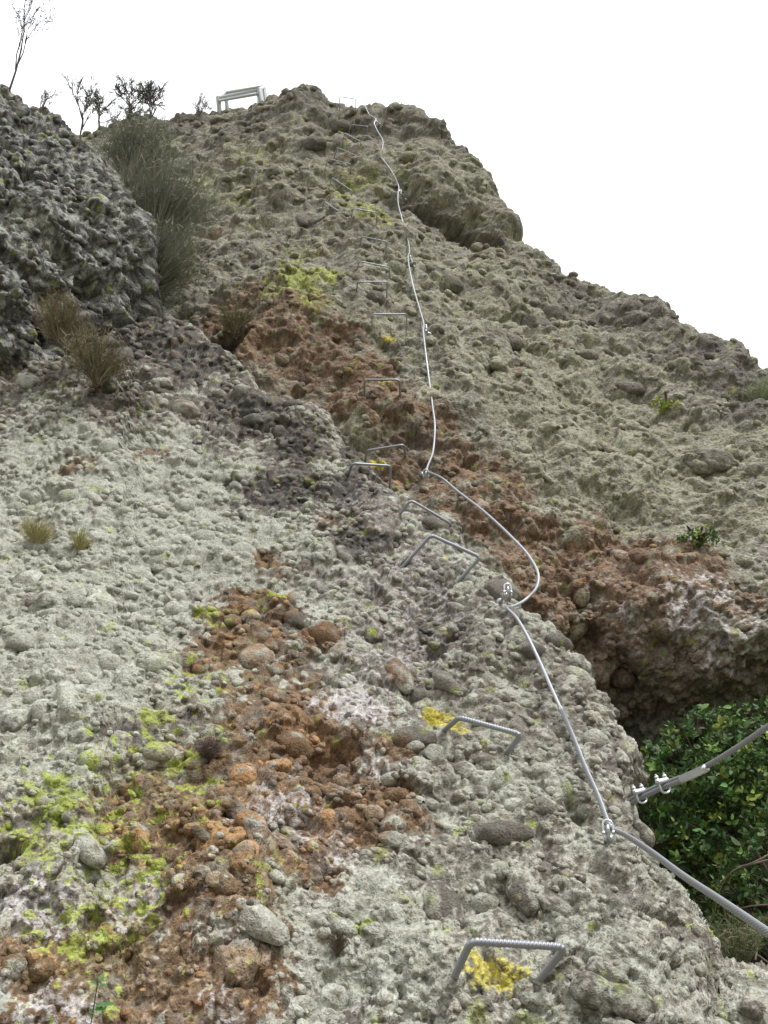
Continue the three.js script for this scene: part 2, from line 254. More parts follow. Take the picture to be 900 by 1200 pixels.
// colour of the rock at p; pid tells pebbles apart (0 is ground mass)
let meshStep = 0.004; // how far apart the rock's vertices stand; patterns finer than that are left to the grain
const band = (f) => 1 - sst(0.2, 0.42, meshStep * f);
function tint(id, p, pid, known) {
  meshStep = 1.3 * ROCKS[id - 1].depth(p[1]) / 829;
  const far = id === 2;
  const n1 = N(p, 1.9, 3), n2 = N(p, 7, 11), n3 = N(p, 23, 5) * band(23), n4 = band(61) && N(p, 61, 9) * band(61), n5 = (band(130) && N(p, 130, 2) * band(130)) + (far ? N(p, 37, 2) * 0.7 : 0);
  const edge = n2 * 0.75 + n3 * 0.55 + n1 * 0.3;
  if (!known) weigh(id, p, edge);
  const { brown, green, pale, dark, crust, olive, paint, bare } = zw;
  const a = (pid >>> 4 & 255) / 255, b = (pid >>> 12 & 255) / 255, c = (pid >>> 20 & 255) / 255;
  // ground mass
  out[0] = C.grey[0]; out[1] = C.grey[1]; out[2] = C.grey[2];
  put(C.warm, sst(-0.2, 0.5, n2 + n3 * 0.6) * 0.7);
  put(C.greyDark, sst(0.05, 0.45, -n3 - n4 * 0.6) * 0.65);
  put(C.olive, olive * (0.55 + 0.3 * n2));
  if (far) { put(C.olive, 0.45); put(C.oliveD, sst(0.0, 0.4, N(p, 14, 31) + n4 * 0.4) * 0.5); }
  if (pid) { put(C.warm, b > 0.6 ? 0.7 : 0.1); put(C.paleB, a > 0.5 ? 0.55 : 0.15); put(C.brown, c > 0.84 ? 0.65 : 0); put(C.greyDark, c < 0.12 ? 0.6 : 0); }
  // rusty weathering
  const br = clamp(brown * 1.15) * (1 - 0.75 * sst(0.12, 0.3, N(p, 10, 141) * 0.8 + n3 * 0.6 + (pid ? (b - 0.5) * 0.4 : 0)));
  if (br > 0) {
    const rust = sst(-0.15, 0.35, N(p, 4.2, 41) + n3 * 0.4);
    let col = pid ? (a < 0.3 ? C.brown : a < 0.52 ? C.rust : a < 0.68 ? C.tan : a < 0.78 ? C.orange : a < 0.9 ? C.brownD : C.warm) : C.brown;
    put(col, br * (pid ? 0.95 : 0.9));
    if (!pid) { put(C.rust, br * rust * (far ? 0.35 : 0.6)); put(C.brownD, br * sst(0.05, 0.4, -n3 * 0.8 - n4 * 0.6) * 0.7); put(C.tan, br * sst(0.18, 0.42, n4 + n2 * 0.4) * 0.6); put(C.orange, br * sst(0.36, 0.55, N(p, 11, 71) + n4 * 0.35) * (far ? 0.45 : 0.8)); }
    else put(C.orange, br * sst(0.25, 0.5, n3 + n4 * 0.4) * 0.5);
    if (far) put([0.2, 0.145, 0.115], br * 0.5);
  }
  // pale crustose lichen in rounded, flaking patches
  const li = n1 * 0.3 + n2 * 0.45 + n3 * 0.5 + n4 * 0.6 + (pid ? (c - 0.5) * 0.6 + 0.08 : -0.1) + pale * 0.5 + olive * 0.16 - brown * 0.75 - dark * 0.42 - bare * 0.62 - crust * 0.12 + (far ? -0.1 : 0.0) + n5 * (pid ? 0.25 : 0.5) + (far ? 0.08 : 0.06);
  const lm = sst(0.0, 0.1, li);
  put(far ? [0.288, 0.286, 0.22] : olive > 0.3 ? [0.37, 0.378, 0.325] : C.pale, lm * 0.88);
  put(C.paleB, lm * sst(0, 0.35, N(p, 35, 55) * band(35)) * 0.55);
  put(C.crust, lm * sst(0.3, 0.55, N(p, 48, 77) * band(48) + n5 * 0.3) * 0.35);
  // black lichen and algae
  const dk = sst(0.06, 0.2, N(p, far ? 9 : 17, 61) * 0.7 + (far ? n3 : n4) * 0.55 + n2 * 0.35 + n5 * 0.25 + dark * 0.78 - 0.68);
  put(id === 3 ? C.slate : C.black, dk * 0.8);
  if (bare > 0) put([0.15, 0.137, 0.128], bare * (1 - lm) * 0.8);  // lichen-free rock colour, also painted-in shade for backlit ridge, crevice and overhang
  if (dark > 0) put(C.slate, dark * (id === 3 ? 0.75 : 0.34));
  // chalky mineral crust in specks and veins
  const vein = 1 - Math.abs(N(p, far ? 13 : 26, 91)) * 3.2, cr = sst(0.32, 0.6, vein * 0.34 + n4 * 0.5 + n5 * 0.35 + crust * 0.5 - 0.02 - pale * 0.2 - (far ? 0.12 : 0.02) - (pid ? 0.08 : 0));
  put(id === 3 ? C.crustB : C.crust, cr * (0.5 + 0.4 * crust));
  if (id === 3) put([0.34, 0.355, 0.335], sst(0.03, 0.14, N(p, 17, 131) * 0.8 + N(p, 7, 133) * 0.4 + n3 * 0.4) * 0.85);
  // yellow-green lichen
  const gm = sst(0.0, 0.12, green * 0.95 - 0.72 + N(p, 19, 21) * 0.6 + n4 * 0.8 + n3 * 0.45 + n5 * 0.4);
  if (green > 0.05) { put(n5 > 0.05 ? C.green : C.greenB, gm * (far ? 0.65 : 0.85)); put([0.27, 0.27, 0.1], green * (far ? 0.45 : 0.25) * sst(-0.3, 0.2, n2 + n3 * 0.5) * (1 - gm)); }
  else put(C.greenB, sst(0.46, 0.56, N(p, 13, 121) + n4 * 0.35) * (id === 3 ? 0.6 : 0.4));
  // sprayed paint
  if (paint > 0.02) put(C.paint, sst(0.25, 1.15, paint * 1.05 + n4 * 1.7 + n5 * 1.6 + n3 * 0.6 - 0.1) * (far ? 0.85 : 0.75));
  const g = 1 + n5 * 0.5 + n4 * 0.35 + (pid ? (b - 0.5) * 0.2 : 0);
  for (let i = 0; i < 3; i++) out[i] = clamp(out[i] * g, 0.01, 0.85);
}
// relief of the rock, in metres: the coarse forms, then (on those) the fine ones
let reliefId = 0;
const scaleOf = (id) => id === 2 ? 1.6 : id === 3 ? 1.4 : 1;
function reliefCoarse(id, p) {
  const far = id === 2, S = scaleOf(id);
  const n1 = N(p, 1.9, 3), n2 = N(p, 7, 11), n3 = N(p, 23, 5);
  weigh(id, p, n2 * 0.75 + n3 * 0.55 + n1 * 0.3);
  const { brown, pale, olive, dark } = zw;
  let h = fbm(p, 0.95, 17, 3) * (far ? 0.24 : 0.1) + fbm(p, 3.3, 23, 2) * 0.045 * S;
  const wp = [p[0] + n2 * 0.04 * S, p[1] + N(p, 7, 50) * 0.04 * S, p[2] + N(p, 7, 60) * 0.04 * S];
  cracks(wp, 0.27 * S, 5);
  h += ((ckId >>> 8 & 255) / 255 - 0.5) * sst(0, 0.3, ckE) * 0.036 * S * (0.45 + 0.7 * olive + 0.4 * dark) + (Math.min(ckE, 0.15) - 0.15) * 0.16 * S * (olive * 0.8 + brown * 0.4 + 0.25) + facet() * sst(0, 0.2, ckE) * 0.045 * S;
  cracks(wp, 0.1 * S, 9);
  const ang = brown * 0.9 + dark * 0.7 + 0.3;
  h += ((ckId >>> 8 & 255) / 255 - 0.5) * sst(0, 0.4, ckE) * 0.016 * S * ang + (Math.min(ckE, 0.18) - 0.18) * 0.05 * S * (0.35 + 0.65 * ang) + facet() * sst(0, 0.25, ckE) * 0.022 * S * (0.5 + 0.5 * ang);
  let best = 0; reliefId = 0;
  pebbles(wp, 0.21 * S, 31, 0.14, 0.42, 0.5);
  if (pbH > 0) { best = pbH * 0.5 * (1 - 0.2 * pale); reliefId = pbId; } else if (pbEdge < 1.35) h -= (1.35 - pbEdge) * 0.035 * S;
  pebbles(wp, 0.1 * S, 37, 0.16, 0.46, 0.7);
  if (pbH * 0.5 > best) { best = pbH * 0.5; reliefId = pbId; } else if (pbH > 0) best += pbH * 0.1; else if (pbEdge < 1.3) h -= (1.3 - pbEdge) * 0.02 * S;
  h += best;
  pebbles(p, 0.33 * S, 53, 0.1, 0.27, 0.26 + 0.2 * brown + 0.14 * olive);
  if (pbH > 0) h -= pbH * 0.8 * (1 - 0.7 * pale);
  for (const q of pits[id]) {
    const dx = p[0] - q.p[0], dy = p[1] - q.p[1], dz = p[2] - q.p[2], d = Math.sqrt(dx * dx + dy * dy + dz * dz) / q.r * (1 + 0.35 * n2 + 0.2 * n3);
    if (d < 1.15) h -= q.k * q.r * 1.5 * sst(1.15, 0.55, d);
  }
  return far ? h * 0.88 : id === 3 ? h * 1.3 : h;
}
function reliefFine(id, p) {
  const S = scaleOf(id), { brown, pale, dark } = zw, rough = (0.3 + 0.8 * sst(-0.32, 0.3, N(p, 2.9 / S, 77) + 0.5 * N(p, 9 / S, 78))) * (id === 2 ? 0.75 : 1), calm = reliefId ? 0.5 : 1;
  let h = 0; meshStep = 1.3 * ROCKS[id - 1].depth(p[1]) / 829;
  pebbles(p, 0.052 * S, 43, 0.25, 0.6, 0.85);
  h += pbH * 0.4 * rough; if (pbH > 0.014 * S && !reliefId) reliefId = pbId; if (pbEdge > 1) h -= Math.min(0.3, pbEdge - 1) * 0.025 * S * rough;
  pebbles(p, 0.026 * S, 47, 0.25, 0.62, 0.8);
  h += pbH * 0.4 * rough * band(28 / S);
  cracks(p, 0.042 * S, 13);
  h += facet() * sst(0, 0.25, ckE) * 0.015 * S * (0.5 + 0.5 * rough) + (Math.min(ckE, 0.2) - 0.2) * 0.014 * S;
  pebbles(p, 0.125 * S, 57, 0.12, 0.3, 0.42);
  if (pbH > 0) h -= pbH * 0.75 * (1 - 0.25 * pale);
  pebbles(p, 0.06 * S, 59, 0.12, 0.34, 0.3);
  if (pbH > 0) h -= pbH * 0.6;
  h *= (id === 2 ? 1.15 : 1.1) * calm;
  const rid = 1 - Math.abs(N(p, 27 / S, 91)) * 2;
  h += (rid * 0.005 * S * (0.5 + 0.8 * dark + 0.5 * brown - 0.2 * pale) + N(p, 50 / S, 19) * 0.0036 * S * band(50 / S)) * calm;
  return h;
}
function grain(size) { // fine mineral grains, dark and pale specks; tiles without a seam
  const lat = {}, at2 = (n, x, y) => { const L = lat[n] ??= Float32Array.from({ length: n * n }, () => rnd()), fx = x * n, fy = y * n, i = Math.floor(fx), j = Math.floor(fy), u = fx - i, v = fy - j, a = u * u * (3 - 2 * u), b = v * v * (3 - 2 * v), g = (p, q) => L[(q % n) * n + p % n]; return (g(i, j) * (1 - a) + g(i + 1, j) * a) * (1 - b) + (g(i, j + 1) * (1 - a) + g(i + 1, j + 1) * a) * b; };
  const d = new Uint8Array(size * size * 4);
  for (let y = 0; y < size; y++) for (let x = 0; x < size; x++) {
    const X = x / size, Y = y / size, a = at2(61, X, Y), b = at2(127, X, Y), c = at2(251, X, Y), e = at2(509, X, Y);
    const f = at2(37, X, Y), flake = sst(0.5, 0.56, a * 0.4 + b * 0.35 + c * 0.25 + (f - 0.5) * 0.25), chip = sst(0.6, 0.65, b * 0.5 + c * 0.3 + at2(173, X, Y) * 0.2), speck = sst(0.66, 0.72, c * 0.5 + e * 0.5);
    let v = 0.78 + (b - 0.5) * 0.2 + (c - 0.5) * 0.34 + (e - 0.5) * 0.3 + 0.14 * flake - 0.34 * chip - 0.24 * speck + 0.2 * sst(0.64, 0.7, at2(211, X, Y) * 0.6 + e * 0.4);
    const k = clamp(v, 0.16, 1), warm = chip * 0.1 + (1 - flake) * 0.05; d.set([Math.round(255 * k), Math.round(255 * k * (1 - warm * 0.5)), Math.round(255 * k * (1 - warm)), 255], (y * size + x) * 4);
  }
  const t = new THREE.DataTexture(d, size, size); t.wrapS = t.wrapT = THREE.RepeatWrapping; t.magFilter = THREE.LinearFilter; t.minFilter = THREE.LinearMipmapLinearFilter; t.generateMipmaps = true; t.needsUpdate = true; return t;
}
const grainA = grain(1024); grainA.repeat.set(0.62, 0.62); const grainB = grainA.clone(); grainB.repeat.set(0.26, 0.26);
const rockKind = (t, b) => { const m = new THREE.MeshPhysicalMaterial({ name: 'lichened_conglomerate', vertexColors: true, roughness: 0.95, map: t, bumpMap: t, bumpScale: b }); m.specularIntensity = 0.3; m.color.setScalar(1.27); return m; };
const rockNear = rockKind(grainA, 0.006), rockFar = rockKind(grainB, 0.014), matOf = (R) => R.id === 2 || R.id === 3 ? rockFar : rockNear;
// grain is laid on in metres from the side that each face looks to (x, y or z); vertices are doubled where that changes
function uvOf(g) {
  const I = g.index.array, P = g.attributes.position.array, Nn = g.attributes.normal.array, Cc = g.attributes.color.array, n = P.length / 3, map = [0, 1, 2].map(() => new Int32Array(n).fill(-1)), from = [], axis = [], idx = new Uint32Array(I.length);
  for (let t = 0; t < I.length; t += 3) {
    const a = I[t] * 3, b = I[t + 1] * 3, c = I[t + 2] * 3, x = Math.abs(Nn[a] + Nn[b] + Nn[c]), y = Math.abs(Nn[a + 1] + Nn[b + 1] + Nn[c + 1]), z = Math.abs(Nn[a + 2] + Nn[b + 2] + Nn[c + 2]), k = z >= x * 0.9 && z >= y * 0.9 ? 2 : x > y ? 0 : 1, m = map[k];
    for (let e = 0; e < 3; e++) { const v = I[t + e]; if (m[v] < 0) { m[v] = from.length; from.push(v); axis.push(k); } idx[t + e] = m[v]; }
  }
  const M = from.length, p = new Float32Array(M * 3), q = new Float32Array(M * 3), c = new Float32Array(M * 3), u = new Float32Array(M * 2);
  for (let i = 0; i < M; i++) {
    const v = from[i] * 3; for (let e = 0; e < 3; e++) { p[i * 3 + e] = P[v + e]; q[i * 3 + e] = Nn[v + e]; c[i * 3 + e] = Cc[v + e]; }
    const k = axis[i]; u[i * 2] = k === 0 ? P[v + 2] : P[v]; u[i * 2 + 1] = k === 1 ? P[v + 2] : P[v + 1];
  }
  const o = new THREE.BufferGeometry(); o.setAttribute('position', new THREE.BufferAttribute(p, 3)); o.setAttribute('normal', new THREE.BufferAttribute(q, 3)); o.setAttribute('color', new THREE.BufferAttribute(c, 3)); o.setAttribute('uv', new THREE.BufferAttribute(u, 2)); o.setIndex(new THREE.BufferAttribute(idx, 1)); return o;
}
const structure = (o) => { o.userData.kind = 'structure'; o.castShadow = o.receiveShadow = true; return o; };
const ZK = Object.keys(zw);
for (const R of ROCKS) {
  const pos = new Float32Array(R.n * 3), col = new Float32Array(R.n * 3), ids = new Uint32Array(R.n), q = [0, 0, 0], mid = new Float32Array(R.n * 3), zs = new Float32Array(R.n * 8), { nc, nr } = R;
  { // rows are spaced evenly over the uneven surface, so that steep flanks are as finely meshed as the rest
    const w = new Float32Array(nc * nr), prev = [0, 0, 0];
    for (let i = 0; i < nc; i += 4) for (let j = 0; j < nr; j++) {
      const k = j * nc + i, o = k * 3; q[0] = R.base[o]; q[1] = R.base[o + 1]; q[2] = R.base[o + 2];
      const h = R.rimE[k] < 0.2 ? reliefCoarse(R.id, q) : 0, x = q[0] + R.nor[o] * h, y = q[1] + R.nor[o + 1] * h, z = q[2] + R.nor[o + 2] * h;
      if (j && R.rimE[k] < 0.2) w[k] = Math.min(0.2, Math.hypot(x - prev[0], y - prev[1], z - prev[2])) / R.depth(q[1]);
      prev[0] = x; prev[1] = y; prev[2] = z;
    }
    const nb = R.base.slice(), nn = R.nor.slice(), ne = R.rimE.slice(), cums = new Float32Array(nc * nr), cum = new Float32Array(nr), nominal = R.step * R.tall / 829 * 1.25;
    for (let i = 0; i < nc; i++) for (let j = 1, t = 0; j < nr; j++) { const v = w[j * nc + i - i % 4]; t += v > 0 ? clamp(v / nominal, 0.5, 3) : 1; cums[j * nc + i] = t; }
    for (let i = 0; i < nc; i++) {
      const i0 = Math.max(0, i - 14), i1 = Math.min(nc - 1, i + 14);
      for (let j = 0; j < nr; j++) { let v = 0; for (let a = i0; a <= i1; a += 2) v += cums[j * nc + a]; cum[j] = v / (Math.floor((i1 - i0) / 2) + 1); }
      const t = cum[nr - 1];
      for (let j = 0, m = 0; j < nr; j++) {
        const g = t * j / (nr - 1); while (m < nr - 2 && cum[m + 1] < g) m++;
        const f = clamp((g - cum[m]) / (cum[m + 1] - cum[m])), a = m * nc + i, b = a + nc, k = j * nc + i;
        for (let e = 0; e < 3; e++) { nb[k * 3 + e] = R.base[a * 3 + e] * (1 - f) + R.base[b * 3 + e] * f; nn[k * 3 + e] = R.nor[a * 3 + e] * (1 - f) + R.nor[b * 3 + e] * f; }
        ne[k] = R.rimE[a] * (1 - f) + R.rimE[b] * f;
      }
    }
    R.base = nb; R.nor = nn; R.rimE = ne;
  }
  for (let k = 0; k < R.n; k++) {
    const o = k * 3;
    q[0] = R.base[o]; q[1] = R.base[o + 1]; q[2] = R.base[o + 2];
    let h = 0;
    if (R.rimE[k] <= 0.5) { h = reliefCoarse(R.id, q); ids[k] = reliefId; for (let i = 0; i < 8; i++) zs[k * 8 + i] = zw[ZK[i]]; }
    for (let i = 0; i < 3; i++) mid[o + i] = q[i] + R.nor[o + i] * h;
  }
  for (let j = 0; j < nr; j++) for (let i = 0; i < nc; i++) {
    const k = j * nc + i, o = k * 3;
    if (R.rimE[k] > 0.5) { pos.set(mid.subarray(o, o + 3), o); continue; }
    const l = (i > 0 ? k - 1 : k) * 3, r = (i + 1 < nc ? k + 1 : k) * 3, d = (j > 0 ? k - nc : k) * 3, u = (j + 1 < nr ? k + nc : k) * 3;
    const ax = mid[r] - mid[l], ay = mid[r + 1] - mid[l + 1], az = mid[r + 2] - mid[l + 2], bx = mid[u] - mid[d], by = mid[u + 1] - mid[d + 1], bz = mid[u + 2] - mid[d + 2];
    let nx = ay * bz - az * by, ny = az * bx - ax * bz, nz = ax * by - ay * bx; const L = Math.hypot(nx, ny, nz) || 1;
    nx = nx / L * 0.65 + R.nor[o] * 0.35; ny = ny / L * 0.65 + R.nor[o + 1] * 0.35; nz = nz / L * 0.65 + R.nor[o + 2] * 0.35;
    q[0] = mid[o]; q[1] = mid[o + 1]; q[2] = mid[o + 2];
    for (let m = 0; m < 8; m++) zw[ZK[m]] = zs[k * 8 + m];
    reliefId = ids[k];
    const h = reliefFine(R.id, q); ids[k] = reliefId;
    q[0] += nx * h; q[1] += ny * h; q[2] += nz * h;
    pos.set(q, o);
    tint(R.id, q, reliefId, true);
    col.set(out, o);
  }
  R.pos = pos; R.ids = ids;
  const idx = [];
  for (let j = 0; j + 1 < R.nr; j++) for (let i = 0; i + 1 < R.nc; i++) {
    const a = j * R.nc + i, b = a + 1, c = a + R.nc, d = c + 1;
    if (Math.max(R.rimE[a], R.rimE[b], R.rimE[c], R.rimE[d]) > 0.5) continue;
    idx.push(a, b, d, a, d, c);
  }
  let g = new THREE.BufferGeometry();
  g.setAttribute('position', new THREE.BufferAttribute(pos, 3));
  g.setAttribute('color', new THREE.BufferAttribute(col, 3));
  g.setIndex(idx); g.computeVertexNormals(); g = uvOf(g);
  const m = new THREE.Mesh(g, matOf(R)); m.name = R.name; scene.add(structure(m)); R.mesh = m;
  bucket(R);
  console.log(R.name, R.nc, R.nr, idx.length / 3);
}
console.log('rocks built', performance.now() | 0);
// ---------------------------------------------------------------- ground
const groundAt = (x, z) => {
  const r = Math.hypot(x, z), ramp = sst(-1.7, -3.4, z) * 1.85 + sst(-3.2, -6, z) * 0.5;
  return sst(-5.1, -6.8, z) * sst(0.9, 2.2, x) * sst(16, 8, r) * 3.2 + ramp * sst(0.2, 1.2, x + 6) * sst(14, 6, r) + 0.06 * noise(x * 0.9, z * 0.9, 4) + 0.02 * noise(x * 5, z * 5, 8) - sst(8, 60, r) * 6 + 0.8 * sst(6, 30, r) * noise(x * 0.07, z * 0.07, 1);
};
{
  const P = [], K = [], I = [], na = 180, radii = [0]; for (let r = 0.12; r < 420; r *= 1.045) radii.push(r);
  radii.forEach((r) => { for (let i = 0; i < na; i++) { const a = i / na * Math.PI * 2, x = r * Math.cos(a), z = r * Math.sin(a); P.push(x, groundAt(x, z), z); const n = 0.5 + 0.5 * noise(x * 1.7, z * 1.7, 3) + 0.3 * noise(x * 9, z * 9, 3), g = sst(4, 9, r); K.push(0.11 + 0.06 * n - 0.05 * g, 0.09 + 0.05 * n - 0.015 * g, 0.06 + 0.03 * n - 0.03 * g); } });
  for (let j = 0; j + 1 < radii.length; j++) for (let i = 0; i < na; i++) { const a = j * na + i, b = j * na + (i + 1) % na; I.push(a, a + na, b, b, a + na, b + na); }
  const g = new THREE.BufferGeometry(); g.setAttribute('position', new THREE.Float32BufferAttribute(P, 3)); g.setAttribute('color', new THREE.Float32BufferAttribute(K, 3)); g.setIndex(I.map((v, i) => I[i % 3 === 0 ? i : i % 3 === 1 ? i + 1 : i - 1])); g.computeVertexNormals();
  const m = new THREE.Mesh(g, new THREE.MeshStandardMaterial({ name: 'soil', vertexColors: true, roughness: 1 })); m.name = 'ground'; scene.add(structure(m));
}

// ---------------------------------------------------------------- helpers for things
const taken = {};
const numbered = (n) => { const k = taken[n] = (taken[n] ?? -1) + 1; return k ? `${n}_${String(k).padStart(3, '0')}` : n; };
function thing(name, label, category, base, group) {
  const o = new THREE.Group(); o.name = numbered(name); o.position.copy(base); o.userData = { label, category }; if (group) o.userData.group = group; scene.add(o); return o;
}
function part(name, geo, mat, parent, world = true) { // geometry given in world places is moved to the thing's base
  if (world) { let q = parent; const off = V(0, 0, 0); while (q && q !== scene) { off.add(q.position); q = q.parent; } geo.translate(-off.x, -off.y, -off.z); }
  const m = new THREE.Mesh(geo, mat); m.name = name; m.castShadow = m.receiveShadow = true; parent.add(m); return m;
}
// sweep a round (or lobed, twisted) section along points
function sweep(pts, rad, seg = 8, lobes = 0, twist = 0, amp = 0, cap = true) {
  const n = pts.length, P = [], I = [], T = pts.map((p, i) => V(0, 0, 0).subVectors(pts[Math.min(n - 1, i + 1)], pts[Math.max(0, i - 1)]).normalize());
  let u = Math.abs(T[0].y) > 0.9 ? V(1, 0, 0) : V(0, 1, 0); u.addScaledVector(T[0], -u.dot(T[0])).normalize();
  let s = 0; const w = V(0, 0, 0);
  for (let i = 0; i < n; i++) {
    if (i) s += pts[i].distanceTo(pts[i - 1]);
    u.addScaledVector(T[i], -u.dot(T[i])).normalize(); w.crossVectors(T[i], u);
    const r0 = typeof rad === 'function' ? rad(i / (n - 1)) : rad;
    for (let k = 0; k < seg; k++) { const a = k / seg * Math.PI * 2, r = r0 * (1 + (lobes ? (amp.call ? amp(pts[i]) : amp) * (Math.abs(Math.cos(0.5 * (lobes * a + twist * s))) - 0.75) : 0)), c = Math.cos(a) * r, d = Math.sin(a) * r; P.push(pts[i].x + u.x * c + w.x * d, pts[i].y + u.y * c + w.y * d, pts[i].z + u.z * c + w.z * d); }
  }
  for (let i = 0; i + 1 < n; i++) for (let k = 0; k < seg; k++) { const a = i * seg + k, b = i * seg + (k + 1) % seg; I.push(a, b, a + seg, b, b + seg, a + seg); }
  if (cap) for (const e of [0, n - 1]) { const c = P.length / 3; P.push(pts[e].x, pts[e].y, pts[e].z); for (let k = 0; k < seg; k++) { const a = e * seg + k, b = e * seg + (k + 1) % seg; e ? I.push(c, a, b) : I.push(c, b, a); } }
  const g = new THREE.BufferGeometry(); g.setAttribute('position', new THREE.Float32BufferAttribute(P, 3)); g.setIndex(I); g.computeVertexNormals(); return g;
}
function rounded(corners, r, step) { // polyline with rounded bends, evenly stepped
  const path = new THREE.CurvePath();
  let a = corners[0].clone();
  for (let i = 1; i < corners.length; i++) {
    if (i === corners.length - 1) { path.add(new THREE.LineCurve3(a, corners[i].clone())); break; }
    const c = corners[i], d1 = V(0, 0, 0).subVectors(c, a).normalize(), d2 = V(0, 0, 0).subVectors(corners[i + 1], c).normalize(), p = c.clone().addScaledVector(d1, -r), q = c.clone().addScaledVector(d2, r);
    path.add(new THREE.LineCurve3(a, p)); path.add(new THREE.QuadraticBezierCurve3(p, c.clone(), q)); a = q;
  }
  return path.getSpacedPoints(Math.max(8, Math.round(path.getLength() / step)));
}
const tintAll = (g, f) => { const n = g.attributes.position.count, c = new Float32Array(n * 3); for (let i = 0; i < n; i++) c.set(f(i), i * 3); g.setAttribute('color', new THREE.BufferAttribute(c, 3)); return g; };

// ---------------------------------------------------------------- stones set in the rock
const balls = [1, 2, 3, 5].map((d) => { const g = new THREE.IcosahedronGeometry(1, d); g.deleteAttribute('uv'); g.deleteAttribute('normal'); return mergeVertices(g, 1e-4); });
function stoneGeo(R, c, n, t, a, b, h, level, pid) { // long axis t, half sizes a, b and h (h along the rock's normal)
  const g = balls[level].clone(), P = g.attributes.position, s = V(0, 0, 0).crossVectors(n, t).normalize(), o = (pid % 997) * 0.37, planes = [];
  for (let k = 0; k < 5; k++) planes.push([V(rr(-1, 1), rr(-1, 1), rr(-1, 1)).normalize(), rr(0.68, 0.95)]);
  const v = V(0, 0, 0), col = new Float32Array(P.count * 3), q = [0, 0, 0];
  for (let i = 0; i < P.count; i++) {
    v.fromBufferAttribute(P, i);
    v.multiplyScalar(1 + 0.16 * noise(v.x * 1.3 + o, v.y * 1.3, v.z * 1.3) + 0.07 * noise(v.x * 3.1, v.y * 3.1 + o, v.z * 3.1));
    for (const [pn, pd] of planes) { const d = v.dot(pn); if (d > pd) v.addScaledVector(pn, -(d - pd) * 0.75); }
    q[0] = c.x + t.x * v.x * a + s.x * v.y * b + n.x * v.z * h; q[1] = c.y + t.y * v.x * a + s.y * v.y * b + n.y * v.z * h; q[2] = c.z + t.z * v.x * a + s.z * v.y * b + n.z * v.z * h;
    if (level > 0) { const m = 0.16 * b * noise(q[0] * 0.55 / b, q[1] * 0.55 / b, q[2] * 0.55 / b) + (level > 1 ? 0.07 * b * noise(q[0] * 1.9 / b, q[1] * 1.9 / b, q[2] * 1.9 / b) : 0); for (let k = 0; k < 3; k++) q[k] += m * (k === 0 ? n.x : k === 1 ? n.y : n.z); }
    P.setXYZ(i, ...q);
    tint(R.id, q, pid); col.set(out, i * 3);
  }
  g.setAttribute('color', new THREE.BufferAttribute(col, 3)); g.computeVertexNormals();
  return uvOf(g);
}
const pidOf = (kind) => ({ brown: 0x0ff01031, orange: 0x4ff01b71, tan: 0x4ff01991, pale: 0xd00f0f81, grey: 0x60010011, dark: 0x02ff0e31 }[kind] ?? (hash(seed & 65535, 7, 3, 1) | 1));
function setStone(R, px, py, a, b, ang, kind, level, sink = 0.25) {
  const h = on(R, px, py), n = h.n.clone().normalize(), k = h.D / F, d = camRight.clone().multiplyScalar(Math.cos(ang)).addScaledVector(camUp, -Math.sin(ang)), t = d.clone().addScaledVector(n, -d.dot(n)), f = clamp(t.length(), 0.6, 1); t.normalize();
  const A = a * k / f, B = b * k * 1.15; let up = 0; for (const [i, j] of [[-1, 0], [1, 0], [0, -1], [0, 1]]) up += on(R, px + i * a * 0.8, py + j * b * 0.8).p.sub(h.p).dot(n) / 5;
  const c = h.p.clone().addScaledVector(n, clamp(up, -B, B) - B * sink);
  return { c, n, t, A, B, geo: () => stoneGeo(R, c, n, t, A, B, B * 0.85, level, pidOf(kind)) };
}
const skyline = (R, px, down = 2) => { const i = Math.floor((px + 60) / CELL); for (let j = 0; j < BH; j++) { const k = R.seen[j * BW + i]; if (k >= 0) { const p = on(R, px, (j + 0.5) * CELL - 60 + down).p; return p; } } return on(R, px, 100).p; };
